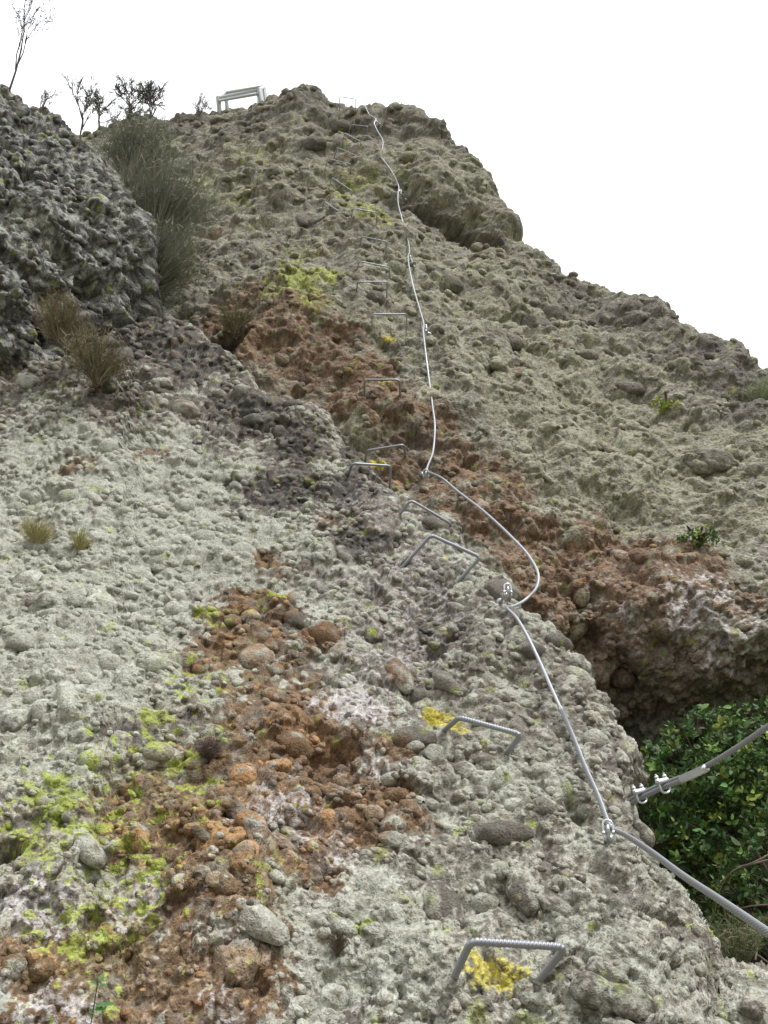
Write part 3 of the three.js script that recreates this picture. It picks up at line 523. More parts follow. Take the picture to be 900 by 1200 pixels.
const picked = {
  1: [[293, 1073, 40, 16, .95, 'tan'], [517, 1062, 24, 21, 1.4, 'grey'], [480, 861, 33, 14, .1, 'grey'], [580, 972, 33, 14, .6, 'grey'], [612, 1045, 20, 17, 1.3, 'grey'], [465, 788, 20, 13, 1.4, 'brown'], [285, 905, 19, 15, .5, 'orange'], [295, 960, 14, 13, 1.2, 'orange'], [270, 952, 14, 11, 1.4, 'dark'], [378, 742, 18, 14, 1, 'brown'], [437, 742, 14, 11, .5, 'grey'], [300, 770, 22, 18, .2, 'tan'], [80, 815, 27, 13, 1.45, 'pale'], [50, 831, 15, 14, 0, 'pale'], [17, 840, 19, 16, .3, 'pale'], [75, 727, 14, 11, .2, 'pale'], [130, 775, 14, 12, .3, 'pale'], [180, 775, 12, 11, .8, 'pale'], [35, 680, 20, 16, .5, 'pale'], [68, 1168, 19, 17, .6, 'brown'], [17, 1131, 15, 14, .5, 'brown'], [50, 1131, 15, 13, .2, 'brown'], [5, 1190, 13, 15, 1, 'brown'], [0, 1095, 11, 20, 0, 'tan'], [370, 1045, 10, 9, .5, 'brown'], [525, 800, 16, 12, 1.2, 'pale'], [490, 812, 15, 11, .6, 'grey'], [545, 900, 15, 12, .6, 'pale'], [570, 892, 16, 10, .9, 'pale'], [480, 940, 13, 9, 1.3, 'brown'], [462, 935, 13, 10, .6, 'brown'], [440, 952, 12, 11, .2, 'tan'], [590, 688, 23, 17, .3, 'pale'], [655, 752, 18, 13, .5, 'grey'], [503, 835, 12, 9, .3, 'pale'], [565, 935, 14, 10, 1, 'grey'], [510, 880, 10, 12, 1, 'brown'], [485, 878, 12, 9, .3, 'brown'], [700, 1135, 14, 12, .2, 'grey'], [735, 1175, 30, 20, .4, 'grey'], [690, 1160, 24, 18, .2, 'grey'], [650, 1060, 20, 11, 1, 'grey'], [765, 970, 18, 12, .7, 'pale'], [120, 770, 12, 10, 0, 'pale'], [345, 725, 13, 10, 1.1, 'grey'], [195, 1000, 12, 10, .2, 'brown'], [460, 980, 12, 9, .9, 'tan'], [345, 870, 24, 14, .4, 'brown'], [390, 1165, 22, 14, .1, 'pale'], [55, 700, 16, 12, .3, 'pale'], [215, 770, 14, 12, .4, 'pale'], [95, 860, 14, 10, .6, 'pale']],
  2: [[835, 530, 26, 16, .75, 'pale'], [885, 550, 15, 12, .2, 'pale'], [880, 517, 18, 10, .2, 'pale'], [632, 377, 18, 15, 1.3, 'grey'], [597, 395, 20, 11, .4, 'pale'], [826, 610, 13, 11, .2, 'pale'], [530, 332, 16, 12, .3, 'grey'], [650, 368, 14, 15, .8, 'pale'], [690, 415, 15, 9, .4, 'pale'], [740, 450, 18, 9, .3, 'pale'], [617, 425, 10, 9, .4, 'pale'], [617, 525, 8, 7, .4, 'dark'], [660, 505, 10, 7, .3, 'pale'], [648, 735, 17, 14, .5, 'tan'], [683, 695, 10, 12, .4, 'tan'], [775, 735, 14, 12, .9, 'tan'], [730, 792, 15, 12, .2, 'tan'], [793, 750, 9, 8, 0, 'tan'], [868, 733, 10, 6, .2, 'orange'], [870, 655, 12, 9, .2, 'tan'], [752, 650, 10, 9, 1.2, 'brown'], [670, 735, 14, 18, .8, 'tan'], [600, 715, 14, 10, .7, 'brown'], [565, 555, 10, 7, .3, 'orange'], [440, 345, 12, 10, .3, 'grey'], [320, 200, 10, 8, .3, 'pale'], [820, 545, 16, 9, .8, 'pale'], [860, 530, 14, 9, .1, 'pale'], [890, 565, 9, 7, 0, 'pale'], [580, 560, 12, 8, .2, 'orange'], [400, 150, 12, 9, .7, 'grey'], [370, 165, 13, 9, .4, 'grey']],
  3: [[25, 130, 11, 9, 1, 'pale'], [45, 330, 12, 9, .4, 'grey'], [20, 175, 11, 8, .6, 'grey']], 4: [[880, 1180, 16, 12, .3, 'grey']],
};
for (const [R, count, rest] of [[buttress, 300, 2600], [face, 300, 1600], [outcrop, 90, 250], [ledge, 16, 60]]) {
  const list = picked[R.id].map(([px, py, a, b, ang, kind]) => setStone(R, px, py, a, b, ang, kind, b > 14 ? 3 : 2, R.id === 2 ? 0.3 : 0.2));
  const seenAt = () => { for (let q = 0; q < 400; q++) { const k = Math.floor(rnd() * R.n); if (R.rimE[k] > -0.05) continue; const [px, py] = toPx(R.pos[k * 3], R.pos[k * 3 + 1], R.pos[k * 3 + 2]); if (px < -10 || px > 910 || py < 60 || py > 1210) continue; return [px, py]; } return null; };
  for (let tries = 0; list.length < count && tries < count * 8; tries++) {
    const w = seenAt(); if (!w) break;
    const b = R.id === 1 ? 4.5 + 9 * Math.pow(rnd(), 2.5) : 3.8 + 4.2 * Math.pow(rnd(), 3), a = b * rr(1, 1.7), s = setStone(R, w[0], w[1], a, b, rr(-0.3, 1.4), rnd() < 0.12 ? 'grey' : null, 1, rr(0.12, 0.5));
    if (list.every((o) => o.c.distanceTo(s.c) > 0.8 * (o.A + s.A))) list.push(s);
  }
  list.forEach((s, i) => { const m = new THREE.Mesh(s.geo(), matOf(R)); m.name = 'stone' + (i ? '_' + String(i).padStart(3, '0') : ''); m.castShadow = m.receiveShadow = true; R.mesh.add(m); });
  const small = [];
  for (let i = 0; i < rest; i++) { const w = seenAt(); if (!w) break; const b = rr(2, 4.2); small.push(setStone(R, w[0], w[1], b * rr(1, 1.6), b, rr(-0.3, 1.4), null, 0, rr(0, 0.5)).geo()); }
  const m = new THREE.Mesh(mergeGeometries(small), matOf(R)); m.name = 'pebbles'; m.userData.kind = 'stuff'; m.castShadow = m.receiveShadow = true; R.mesh.add(m);
}
console.log('stones set', performance.now() | 0);

// ---------------------------------------------------------------- steel of the climbing route
const steel = new THREE.MeshStandardMaterial({ name: 'galvanised_steel', color: new THREE.Color(0.36, 0.375, 0.40), metalness: 0.5, roughness: 0.45 });
const rebar = new THREE.MeshStandardMaterial({ name: 'dull_rebar', color: new THREE.Color(0.34, 0.355, 0.385), metalness: 0.7, roughness: 0.48 });
const bright = new THREE.MeshStandardMaterial({ name: 'bright_zinc', color: new THREE.Color(0.66, 0.68, 0.71), metalness: 0.9, roughness: 0.28 });
const nearer = (px, py) => { // the rock seen there
  let b = null; for (const R of ROCKS) { const h = on(R, px, py), [x, y] = toPx(h.p.x, h.p.y, h.p.z); if (Math.hypot(x - px, y - py) < 14 && (!b || h.D < b.D)) b = { ...h, R }; } return b ?? { ...on(face, px, py), R: face };
};
const RUNGS = [
  ['b', 533, 1144, 552, 1103, 663, 1110, 634, 1146, 'ribbed steel rung over a yellow paint splash low on the buttress'],
  ['b', 523, 854, 538, 841, 611, 861, 593, 884, 'ribbed steel rung whose end meets a yellow paint streak beside a long grey stone'],
  ['b', 479, 656, 505, 627, 563, 653, 538, 680, 'tilted steel rung directly above the looped anchor, lower of an overlapping pair'],
  ['b', 464, 609, 481, 586, 529, 614, 521, 632,  'tilted steel rung on the buttress crest, upper of an overlapping pair'],
  ['b', 408, 557, 413, 543, 458, 546, 457, 567, 'steel rung at the end of the buttress crest in front of brown rock'],
  ['f', 428, 540, 430, 528, 473, 521, 475, 534, 'steel rung on brown rock with a thin yellow paint streak behind it'],
  ['f', 427, 463, 427, 445, 468, 445, 469, 463, 'square steel rung over a yellow paint mark in brown rock'],
  ['f', 436, 389, 436, 368, 477, 368, 476, 388, 'square steel rung with a small yellow paint mark at its foot on pale rock'],
  ['f', 418, 342, 419, 330, 454, 330, 453, 346, 'thin steel rung above a rounded stone on the cliff, first above the pale rock rung'],
  ['f', 418, 317, 421, 306, 456, 313, 457, 325, 'sloping steel rung, second above the rung on pale rock'],
  ['f', 422, 287, 424, 277, 453, 283, 452, 296, 'sloping steel rung, third above the rung on pale rock'],
  ['f', 412, 255, 413, 244, 442, 249, 441, 262, 'steel rung beside a yellow green lichen patch high on the cliff'],
  ['f', 378, 244, 380, 236, 396, 247, 395, 256, 'short sloping steel rung standing apart, furthest from the cable'],
  ['f', 386, 218, 389, 208, 413, 224, 411, 233, 'steeply tilted steel rung just above the rung standing apart'],
  ['f', 382, 195, 384, 186, 411, 192, 411, 201, 'steel rung below the brown streaks near the summit'],
  ['f', 393, 181, 396, 173, 419, 183, 417, 191, 'sloping steel rung above the pale lichen near the summit'],
  ['f', 402, 165, 404, 156, 423, 166, 423, 175, 'sloping steel rung beside a dark hollow near the summit'],
  ['f', 409, 155, 411, 146, 431, 148, 430, 157, 'small steel rung just below the summit crest'],
  ['f', 398, 126, 398, 113, 417, 116, 417, 128, 'steel rung standing up against the sky on the summit crest'],
];
for (const [w, lx, ly, ax, ay, bx, by, rx, ry, label] of RUNGS) {
  const R = w === 'b' ? buttress : face, h0 = on(R, lx, ly), h1 = on(R, rx, ry), D = (h0.D + h1.D) / 2 - (ly === 609 ? 0.16 : 0), sk = clamp(h1.D - h0.D, -0.12, 0.12);
  const g0 = at(lx, ly, D - sk / 2), g1 = at(rx, ry, D + sk / 2);
  const corner = (px, py, g, Dg) => { // bend of the bar: on its sight line, a leg's length off the rock
    let best = null, bd = 9; for (let q = 0; q < 60; q++) { const c = at(px, py, Dg - 0.004 * q), e = Math.abs(c.distanceTo(g) - 0.165); if (e < bd) { bd = e; best = c; } } return best;
  };
  const a = corner(ax, ay, g0, D - sk / 2), b = corner(bx, by, g1, D + sk / 2), near = D < 5;
  const in0 = g0.clone().addScaledVector(V(0, 0, 0).subVectors(g0, a).normalize(), 0.09), in1 = g1.clone().addScaledVector(V(0, 0, 0).subVectors(g1, b).normalize(), 0.09);
  const o = thing('steel_rung', label, 'rung', g0, 'steel rungs up the climbing route');
  const pts = rounded([in0, a, b, in1], 0.028, near ? 0.0018 : 0.02);
  part('bar', sweep(pts, near ? 0.0112 : D < 8 ? 0.0095 : 0.007, near ? 20 : 8, near ? 2 : 0, near ? 540 : 0, near ? 0.2 : 0), rebar, o);
}
// main cable, from the summit down over the anchors and out past the climber
const CABLE = [[428, 124], [429, 127], [433, 134.5], [439, 138], [440.5, 141], [438.4, 144], [442.7, 154], [448.4, 164], [448, 173.6], [445.6, 183], [449, 187], [459.6, 202], [467, 218], [466.4, 226], [466.6, 238], [470.7, 255], [477.5, 280], [480, 294], [478.2, 301], [479.4, 312], [484.5, 337], [492, 363], [496.6, 380], [496, 388], [498.5, 411], [503, 446.5], [507, 477], [509.6, 500], [507.6, 528], [500.5, 552, 6.35], [506.7, 555, 6.25], [517.4, 560, 6.1], [535, 574.7, 5.85], [566.7, 599, 5.45], [598, 628, 5.1], [620, 652, 4.9], [631, 674.5, 4.74], [628, 690, 4.66], [615.6, 703, 4.6], [600, 711, 4.48], [594, 712, 4.4], [604.5, 723, 4.28], [615.6, 741, 4.17], [629, 768, 4.02], [649, 813, 3.78], [667, 853, 3.62], [685, 898, 3.36], [700, 932, 3.16], [710, 959, 3.02], [715, 970, 2.96], [733, 979, 2.85], [761, 997, 2.62], [800, 1026, 2.3], [844, 1055, 2.02], [894, 1089, 1.76], [960, 1135, 1.5], [1050, 1200, 1.28]];
const offRock = (list) => { const D = list.map(([x, y, d]) => d ?? nearer(x, y).D - 0.16), S = D.map((d, i) => list[i][2] ?? (D[Math.max(0, i - 2)] + D[Math.max(0, i - 1)] + 2 * d + D[Math.min(D.length - 1, i + 1)] + D[Math.min(D.length - 1, i + 2)]) / 6); return list.map(([x, y], i) => at(x, y, S[i])); };
const ropeGeo = (pts, r) => { // laid strands, finer where one can tell them apart
  const c = new THREE.CatmullRomCurve3(pts, false, 'centripetal'); c.arcLengthDivisions = 2000; const L = c.getLength(), Q = [];
  for (let s = 0; s < L;) { const p = c.getPointAt(s / L); Q.push(p); s += p.distanceTo(EYE) < 3.9 ? 0.0026 : 0.016; }
  return sweep(Q, r * 1.06, 48, 6, 400, (p) => p.distanceTo(EYE) < 3.9 ? 0.7 : 0.05);
};
const mainPts = offRock(CABLE); { const n = mainPts.length; mainPts.push(mainPts[n - 1].clone().addScaledVector(V(0, 0, 0).subVectors(mainPts[n - 1], mainPts[n - 3]).normalize(), 1.2)); }
{
  const o = thing('steel_cable', 'long twisted steel cable running from the summit down past every anchor', 'cable', mainPts[0]);
  part('rope', ropeGeo(mainPts, 0.0082), steel, o);
}
{ // second cable with its clamped dead end
  const pts = [[729, 945, 3.42], [736, 940, 3.38], [752, 931, 3.3], [778, 919, 3.2], [802, 910, 3.1], [826, 899, 3.0], [860, 879, 2.85], [900, 852, 2.66], [960, 812, 2.4], [1050, 745, 2.1]].map((a) => at(...a));
  pts.push(pts[9].clone().addScaledVector(V(0, 0, 0).subVectors(pts[9], pts[6]).normalize(), 6));
  const o = thing('steel_cable', 'taut steel cable doubled back in clamps in front of the green shrub', 'cable', pts[0]);
  part('rope', ropeGeo(pts, 0.0082), steel, o);
  const tail = [[727, 948, 3.42], [736, 944.5, 3.37], [752, 935, 3.29], [778, 923, 3.19], [802, 914, 3.09], [822, 904.5, 3.0]].map((a) => at(...a));
  part('dead_end', ropeGeo(tail, 0.008), steel, o);
  const sleeve = [[799, 913, 3.095], [812, 908, 3.04], [828, 900, 2.98]].map((a) => at(...a));
  part('tape_wrap', sweep(new THREE.CatmullRomCurve3(sleeve).getPoints(16), (t) => 0.0145 + 0.0012 * Math.sin(t * 37), 12), bright, o);
  for (const [px, py, D] of [[751, 932.5, 3.29], [778, 920.5, 3.19]]) {
    const c = at(px, py, D), ax = V(0, 0, 0).subVectors(pts[4], pts[1]).normalize(), up = camUp.clone().addScaledVector(ax, -camUp.dot(ax)).normalize(), sd = V(0, 0, 0).crossVectors(ax, up);
    const sad = []; for (const q of [-1, 1]) sad.push(sweep([c.clone().addScaledVector(up, 0.012 + 0).addScaledVector(sd, q * 0.02), c.clone().addScaledVector(up, 0.026).addScaledVector(sd, q * 0.02)], 0.011, 8));
    sad.push(sweep([c.clone().addScaledVector(up, 0.016).addScaledVector(sd, -0.026), c.clone().addScaledVector(up, 0.016).addScaledVector(sd, 0.026)], 0.0125, 8));
    const cl = part('wire_clamp', mergeGeometries(sad), bright, o);
    const bow = []; for (let q = 0; q <= 16; q++) { const t = Math.PI * q / 16; bow.push(c.clone().addScaledVector(up, -0.016 - 0.012 * Math.sin(t)).addScaledVector(sd, -0.02 * Math.cos(t))); }
    bow.unshift(bow[0].clone().addScaledVector(up, 0.062)); bow.push(bow[bow.length - 1].clone().addScaledVector(up, 0.062));
    part('u_bolt', sweep(bow, 0.0045, 8), bright, cl);
    for (const q of [-1, 1]) part('nut', sweep([c.clone().addScaledVector(up, 0.027).addScaledVector(sd, q * 0.02), c.clone().addScaledVector(up, 0.038).addScaledVector(sd, q * 0.02)], 0.009, 6), bright, cl);
  }
}
// anchors: a bolt with a nut and an eye, a clamp that holds the cable
function anchor(px, py, R, size, label, hold) {
  const h = on(R, px, py), n = h.n.clone(), g = h.p.clone(), o = thing('anchor_bolt', label, 'anchor', g, 'anchors of the main cable'), k = size;
  const tip = hold ? hold.clone() : g.clone().addScaledVector(n, 0.12 * k), d = V(0, 0, 0).subVectors(tip, g).normalize(), u = V(0, 0, 0).crossVectors(d, camRight).normalize(), v = V(0, 0, 0).crossVectors(d, u);
  part('shank', sweep([g.clone().addScaledVector(d, -0.12), tip.clone().addScaledVector(d, -0.022 * k)], 0.009 * k, 10), steel, o);
  const c0 = g.clone().addScaledVector(n, 0.012), disc = [[0, 0.024], [0.005, 0.025], [0.009, 0.021], [0.011, 0.013]];
  const plate_ = sweep(disc.map(([s]) => c0.clone().addScaledVector(d, s * k)), (t) => disc[Math.round(t * 3)][1] * k, 16); part('plate', plate_, steel, o);
  part('nut', sweep([c0.clone().addScaledVector(d, 0.012 * k), c0.clone().addScaledVector(d, 0.026 * k)], 0.014 * k, 6), bright, o);
  const ring = []; for (let q = 0; q <= 28; q++) { const t = q / 28 * Math.PI * 2; ring.push(tip.clone().addScaledVector(d, 0.024 * k * Math.cos(t)).addScaledVector(u, 0.024 * k * Math.sin(t))); }
  part('eye', sweep(ring, 0.0065 * k, 8, 0, 0, 0, false), bright, o);
  const bow = []; for (let q = 0; q <= 14; q++) { const t = Math.PI * (q / 14); bow.push(tip.clone().addScaledVector(v, 0.019 * k * Math.cos(t)).addScaledVector(u, 0.02 * k + 0.02 * k * Math.sin(t)).addScaledVector(d, 0.012)); }
  bow.unshift(bow[0].clone().addScaledVector(u, -0.05 * k)); bow.push(bow[bow.length - 1].clone().addScaledVector(u, -0.05 * k));
  const cl = part('clamp', sweep(bow, 0.0048 * k, 8), bright, o);
  for (const q of [-1, 1]) part('clamp_nut', sweep([tip.clone().addScaledVector(v, q * 0.019 * k).addScaledVector(u, -0.016 * k).addScaledVector(d, 0.012), tip.clone().addScaledVector(v, q * 0.019 * k).addScaledVector(u, -0.004 * k).addScaledVector(d, 0.012)], 0.0095 * k, 6), bright, cl);
}
anchor(711, 985, buttress, 0.88, 'shiny anchor bolt with a domed plate where the cable turns out over the edge', at(713, 974, 2.93));
anchor(586, 707, buttress, 0.95, 'shiny clamp anchor beside a grey stone where the loose cable loop ends', on(buttress, 588, 708).p.addScaledVector(on(buttress, 588, 708).n, 0.1));
anchor(494, 556, face, 1.0, 'anchor bolt in brown rock where the loose cable loop begins', at(499, 556, 6.35));
anchor(502, 392, face, 1.05, 'anchor bolt in pale rock level with the small yellow paint mark', at(498, 385, nearer(498, 385).D - 0.14));
anchor(485, 309, face, 1.05, 'anchor bolt hanging beside the two crossing cable ends on olive rock', at(481, 302, nearer(481, 302).D - 0.14));
anchor(474, 235, face, 1.05, 'anchor bolt below the bulging summit block in dark rock', at(469, 225, nearer(469, 225).D - 0.14));
anchor(446, 144, face, 1.0, 'small anchor bolt just below the summit crest', at(441, 141, nearer(441, 141).D - 0.12));
{ // steel frame on the skyline
  const b0 = at(283, 136, 15.6), o = thing('steel_trestle', 'pale galvanised steel trestle standing on the skyline', 'trestle', b0);
  const zinc = new THREE.MeshStandardMaterial({ name: 'weathered_zinc', color: new THREE.Color(0.62, 0.65, 0.68), metalness: 0.35, roughness: 0.55 }), tube = (name, a, b, r) => part(name, sweep([at(...a), at(...b)], r * 0.74, 4), zinc, o);
  tube('post', [255.5, 113, 15.4], [258, 140, 15.4], 0.062); tube('post', [264, 108, 15.9], [267.5, 140, 15.9], 0.055);
  tube('post', [303.5, 104, 15.4], [309.5, 145, 15.4], 0.085); tube('post', [308.5, 103, 15.9], [315, 145, 15.9], 0.075);
  tube('rail', [255.5, 114.5, 15.4], [303.5, 105.5, 15.4], 0.045); tube('rail', [264, 108.5, 15.9], [309, 101.5, 15.9], 0.045); tube('rail', [256, 118, 15.36], [303, 110, 15.36], 0.038);
  tube('cross_rail', [255.5, 114, 15.4], [264, 108, 15.9], 0.045); tube('cross_rail', [303.5, 104.5, 15.4], [308.7, 102.5, 15.9], 0.045);
  tube('brace', [303, 115, 15.6], [300.5, 142, 15.6], 0.032);
}
console.log('steel built', performance.now() | 0);

// ---------------------------------------------------------------- plants
const leafMat = new THREE.MeshPhysicalMaterial({ name: 'leaf', vertexColors: false, color: 0xffffff, roughness: 0.55, side: THREE.DoubleSide, transmission: 0.25, thickness: 0, specularIntensity: 0.6 });
const stemMat = new THREE.MeshStandardMaterial({ name: 'stems', vertexColors: true, roughness: 0.9, side: THREE.DoubleSide });
const bark = new THREE.MeshStandardMaterial({ name: 'bark', vertexColors: true, roughness: 0.95 });
const jitter = (c, a) => { const k = 1 + rr(-a, a); return [c[0] * k * rr(0.92, 1.08), c[1] * k, c[2] * k * rr(0.9, 1.1)]; };
const colored = (g, c) => tintAll(g, () => c);
function wiry(name, label, category, base, lean, H, spread, count, cols, thick, group, woody = 5, fuzz = 0.07, sides = 2) { // broom, heath or grass: many thin stems from one foot
  const o = thing(name, label, category, base, group), list = [];
  const tops = [];
  for (let i = 0; i < count; i++) {
    const th = rr(0, Math.PI * 2), q = Math.sqrt(rnd()) * spread, h = H * rr(0.55, 1.05), f = base.clone().add(V(rr(-.12, .12) * spread, rr(-0.03, 0.02), rr(-.12, .12) * spread));
    const m = f.clone().addScaledVector(lean, h * 0.5).add(V(Math.cos(th) * q * 0.32, 0, Math.sin(th) * q * 0.32)), e = f.clone().addScaledVector(lean, h).add(V(Math.cos(th) * q, -q * q * 0.12, Math.sin(th) * q));
    const c = new THREE.QuadraticBezierCurve3(f, m, e), pts = c.getPoints(5), a = i % 3 ? 2 : 0;
    list.push(colored(sweep(pts.slice(a), (t) => thick * (1.05 - t * 0.75), 3, 0, 0, 0, false), jitter(cols[Math.floor(rnd() * cols.length)], 0.3)));
    tops.push(pts[3], pts[4]);
  }
  for (const p of tops) for (let k = 0; k < sides; k++) { const e = p.clone().addScaledVector(lean, H * rr(0.04, 0.2)).add(V(rr(-1, 1), rr(-.5, .7), rr(-1, 1)).multiplyScalar(H * fuzz)); list.push(colored(sweep([p, e], (t) => thick * (0.8 - t * 0.5), 3, 0, 0, 0, false), jitter(cols[Math.floor(rnd() * cols.length)], 0.3))); }
  const st = part('stems', mergeGeometries(list), stemMat, o); st.userData.kind = 'stuff';
  for (let i = 0; i < woody; i++) { const th = rr(0, 6.28), e = base.clone().addScaledVector(lean, H * rr(0.3, 0.55)).add(V(Math.cos(th), 0, Math.sin(th)).multiplyScalar(spread * 0.35)); part('branch', colored(sweep([base.clone().addScaledVector(lean, -0.05), base.clone().lerp(e, 0.5).add(V(rr(-.03, .03), rr(-.03, .03), 0)), e], (t) => thick * 4 * (1.1 - t * 0.8), 5), [0.12, 0.095, 0.075]), bark, o); }
  return o;
}
function twiggy(name, label, category, base, H, spread, levels, leafiness, lc, group, dir = V(0, 1, 0), r0 = 0.012) { // bare or thinly leaved upright shrub
  const o = thing(name, label, category, base, group), wood = [], leaves = [], stems = [];
  const grow = (p, d, len, r, lv) => {
    const e = p.clone().addScaledVector(d, len), m = p.clone().lerp(e, 0.5).add(V(rr(-1, 1), rr(-1, 1), rr(-1, 1)).multiplyScalar(len * 0.08));
    (lv === levels ? stems : wood).push(colored(sweep([p, m, e], (t) => r * (1 - t * 0.4), lv > 2 ? 5 : 3, 0, 0, 0, lv === levels), jitter([0.10, 0.085, 0.08], 0.2)));
    if (lv <= 2) for (let k = 0; k < leafiness; k++) { const q = p.clone().lerp(e, rnd()), l = H * rr(0.012, 0.026), a = V(rr(-1, 1), rr(0, 1.5), rr(-1, 1)).normalize(), b = V(rr(-1, 1), rr(-1, 1), rr(-1, 1)).cross(a).normalize(); leaves.push(q.clone().addScaledVector(b, l * 0.22), q.clone().addScaledVector(a, l), q.clone().addScaledVector(b, -l * 0.22)); }
    if (lv <= 0) return;
    const n = lv > 1 ? 3 + (rnd() < 0.5 ? 1 : 0) : 3;
    for (let k = 0; k < n; k++) grow(p.clone().lerp(e, rr(0.45, 1)), d.clone().add(V(rr(-1, 1), rr(-0.25, 0.5), rr(-1, 1)).multiplyScalar(spread)).normalize(), len * rr(0.55, 0.8), r * 0.58, lv - 1);
  };
  const n0 = spread > 0.5 ? 3 : 1; for (let k = 0; k < n0; k++) grow(base.clone().addScaledVector(dir, -0.05), dir.clone().add(V(rr(-1, 1), 0, rr(-1, 1)).multiplyScalar(spread * 0.5 * (n0 > 1 ? 1 : 0))).normalize(), H * 0.42, r0, levels);
  stems.forEach((g) => part('stem', g, bark, o));
  const tw = part('twigs', mergeGeometries(wood), bark, o); tw.userData.kind = 'stuff';
  if (leaves.length) { const g = new THREE.BufferGeometry().setFromPoints(leaves); g.computeVertexNormals(); tintAll(g, (i) => (i % 3 ? tintAll.c : (tintAll.c = jitter(lc, 0.3)))); const f = part('foliage', g, stemMat, o); f.userData.kind = 'stuff'; }
  return o;
}
const UPR = V(0.12, 0.9, 0.3).normalize(), broomC = [[0.28, 0.31, 0.24], [0.34, 0.35, 0.27], [0.22, 0.26, 0.2], [0.33, 0.28, 0.23]], dryC = [[0.33, 0.25, 0.17], [0.26, 0.2, 0.14], [0.18, 0.2, 0.11], [0.42, 0.35, 0.25]];
const LEAN = V(0, 1, 0.45).normalize();
const BG = 'broom shrubs between the dark outcrop and the cliff';
wiry('broom_shrub', 'grey green broom shrub at the top of the outcrop edge, below the skyline twigs', 'shrub', at(150, 215, 9.4), UPR, 0.78, 0.55, 260, broomC, 0.0032, BG, 6, 0.2, 4);
wiry('broom_shrub', 'wide grey green broom shrub halfway down the outcrop edge', 'shrub', at(178, 292, 9.0), UPR, 0.98, 0.68, 380, broomC, 0.0032, BG, 8, 0.18, 4);
wiry('broom_shrub', 'lowest grey green broom shrub, drooping at the foot of the outcrop edge', 'shrub', at(165, 352, 8.3), V(0.42, 0.8, 0.35).normalize(), 0.72, 0.55, 280, broomC, 0.0032, BG, 6, 0.2, 4);
wiry('heath_shrub', 'brown dry heath clump under the dark outcrop, upper of two', 'shrub', at(72, 400, 6.5), V(0, 0.85, 0.5).normalize(), 0.26, 0.3, 150, dryC, 0.002, 'dry heath clumps', 5, 0.26, 7);
wiry('heath_shrub', 'brown and green dry heath clump with pale dead twigs, lower of two', 'shrub', at(112, 446, 6.2), V(0.05, 0.8, 0.55).normalize(), 0.26, 0.34, 170, [...dryC, [0.12, 0.16, 0.07]], 0.002, 'dry heath clumps', 8, 0.26, 7);
wiry('heath_shrub', 'faded olive heath clump on brown rock of the cliff', 'shrub', at(277, 392, 8.0), V(0, 0.85, 0.5).normalize(), 0.22, 0.24, 110, [[0.27, 0.25, 0.15], [0.3, 0.25, 0.17], [0.2, 0.2, 0.1]], 0.0026, 'dry heath clumps', 4, 0.25, 6);
const tuftC = [[0.5, 0.42, 0.2], [0.44, 0.4, 0.17], [0.3, 0.34, 0.14], [0.56, 0.48, 0.28]];
wiry('grass_tuft', 'larger yellowing grass tuft on pale lichened rock', 'grass', on(buttress, 42, 636).p, V(0, 0.85, 0.5).normalize(), 0.12, 0.12, 260, tuftC, 0.0016, 'grass tufts on the buttress', 0);
wiry('grass_tuft', 'smaller yellowing grass tuft on pale lichened rock', 'grass', on(buttress, 94, 644).p, V(0, 0.85, 0.5).normalize(), 0.1, 0.075, 160, tuftC, 0.0016, 'grass tufts on the buttress', 0);
wiry('dry_cushion', 'dark greyish brown dry cushion plant among green lichen and rusty rock', 'plant', on(buttress, 246, 882).p, V(0, 0.6, 0.8).normalize(), 0.06, 0.07, 260, [[0.24, 0.18, 0.165], [0.32, 0.25, 0.23], [0.18, 0.14, 0.125]], 0.0009, undefined, 0, 0.3, 4);
wiry('broom_shrub', 'soft green shrub on the ridge at the far end of the cliff', 'shrub', at(896, 492, 8.3), V(0, 0.95, 0.2).normalize(), 0.4, 0.24, 140, [[0.3, 0.36, 0.2], [0.38, 0.4, 0.26]], 0.0028, undefined, 4, 0.25, 4);
wiry('dry_cushion', 'small brown dried tuft beside white lichen under the long pale stone', 'plant', on(buttress, 397, 1112).p, V(0, 0.6, 0.8).normalize(), 0.05, 0.045, 160, [[0.2, 0.15, 0.09], [0.13, 0.1, 0.06]], 0.001, undefined, 0);
const greyLeaf = [0.22, 0.225, 0.225], SK = 'twiggy shrubs on the skyline';
twiggy('bare_shrub', 'tall thin bare shrub leaning over the dark outcrop against the sky', 'shrub', skyline(outcrop, 10), 1.5, 0.45, 4, 3, greyLeaf, SK, V(0.12, 1, 0.4).normalize(), 0.014);
twiggy('bare_shrub', 'tiny bare shrub on the dark outcrop between two taller ones', 'shrub', skyline(outcrop, 47), 0.5, 0.6, 3, 5, greyLeaf, SK, LEAN, 0.006);
twiggy('bare_shrub', 'thin upright shrub with a feathery top behind the outcrop', 'shrub', skyline(outcrop, 93), 0.85, 0.42, 4, 14, greyLeaf, SK, LEAN);
twiggy('bare_shrub', 'loose low shrub behind the topmost broom', 'shrub', skyline(face, 118), 0.95, 0.65, 4, 18, greyLeaf, SK, LEAN);
twiggy('bushy_shrub', 'dense rounded dark shrub on the skyline', 'shrub', skyline(face, 152), 0.95, 0.85, 4, 26, greyLeaf, SK, LEAN, 0.018);
twiggy('bushy_shrub', 'dark rounded shrub close beside the dense one on the skyline', 'shrub', skyline(face, 175), 0.9, 0.8, 4, 22, greyLeaf, SK, LEAN, 0.016);
twiggy('bare_shrub', 'faint low shrub on the skyline beside the steel trestle', 'shrub', skyline(face, 231), 0.5, 0.8, 4, 12, [0.2, 0.165, 0.16], SK, LEAN, 0.007);
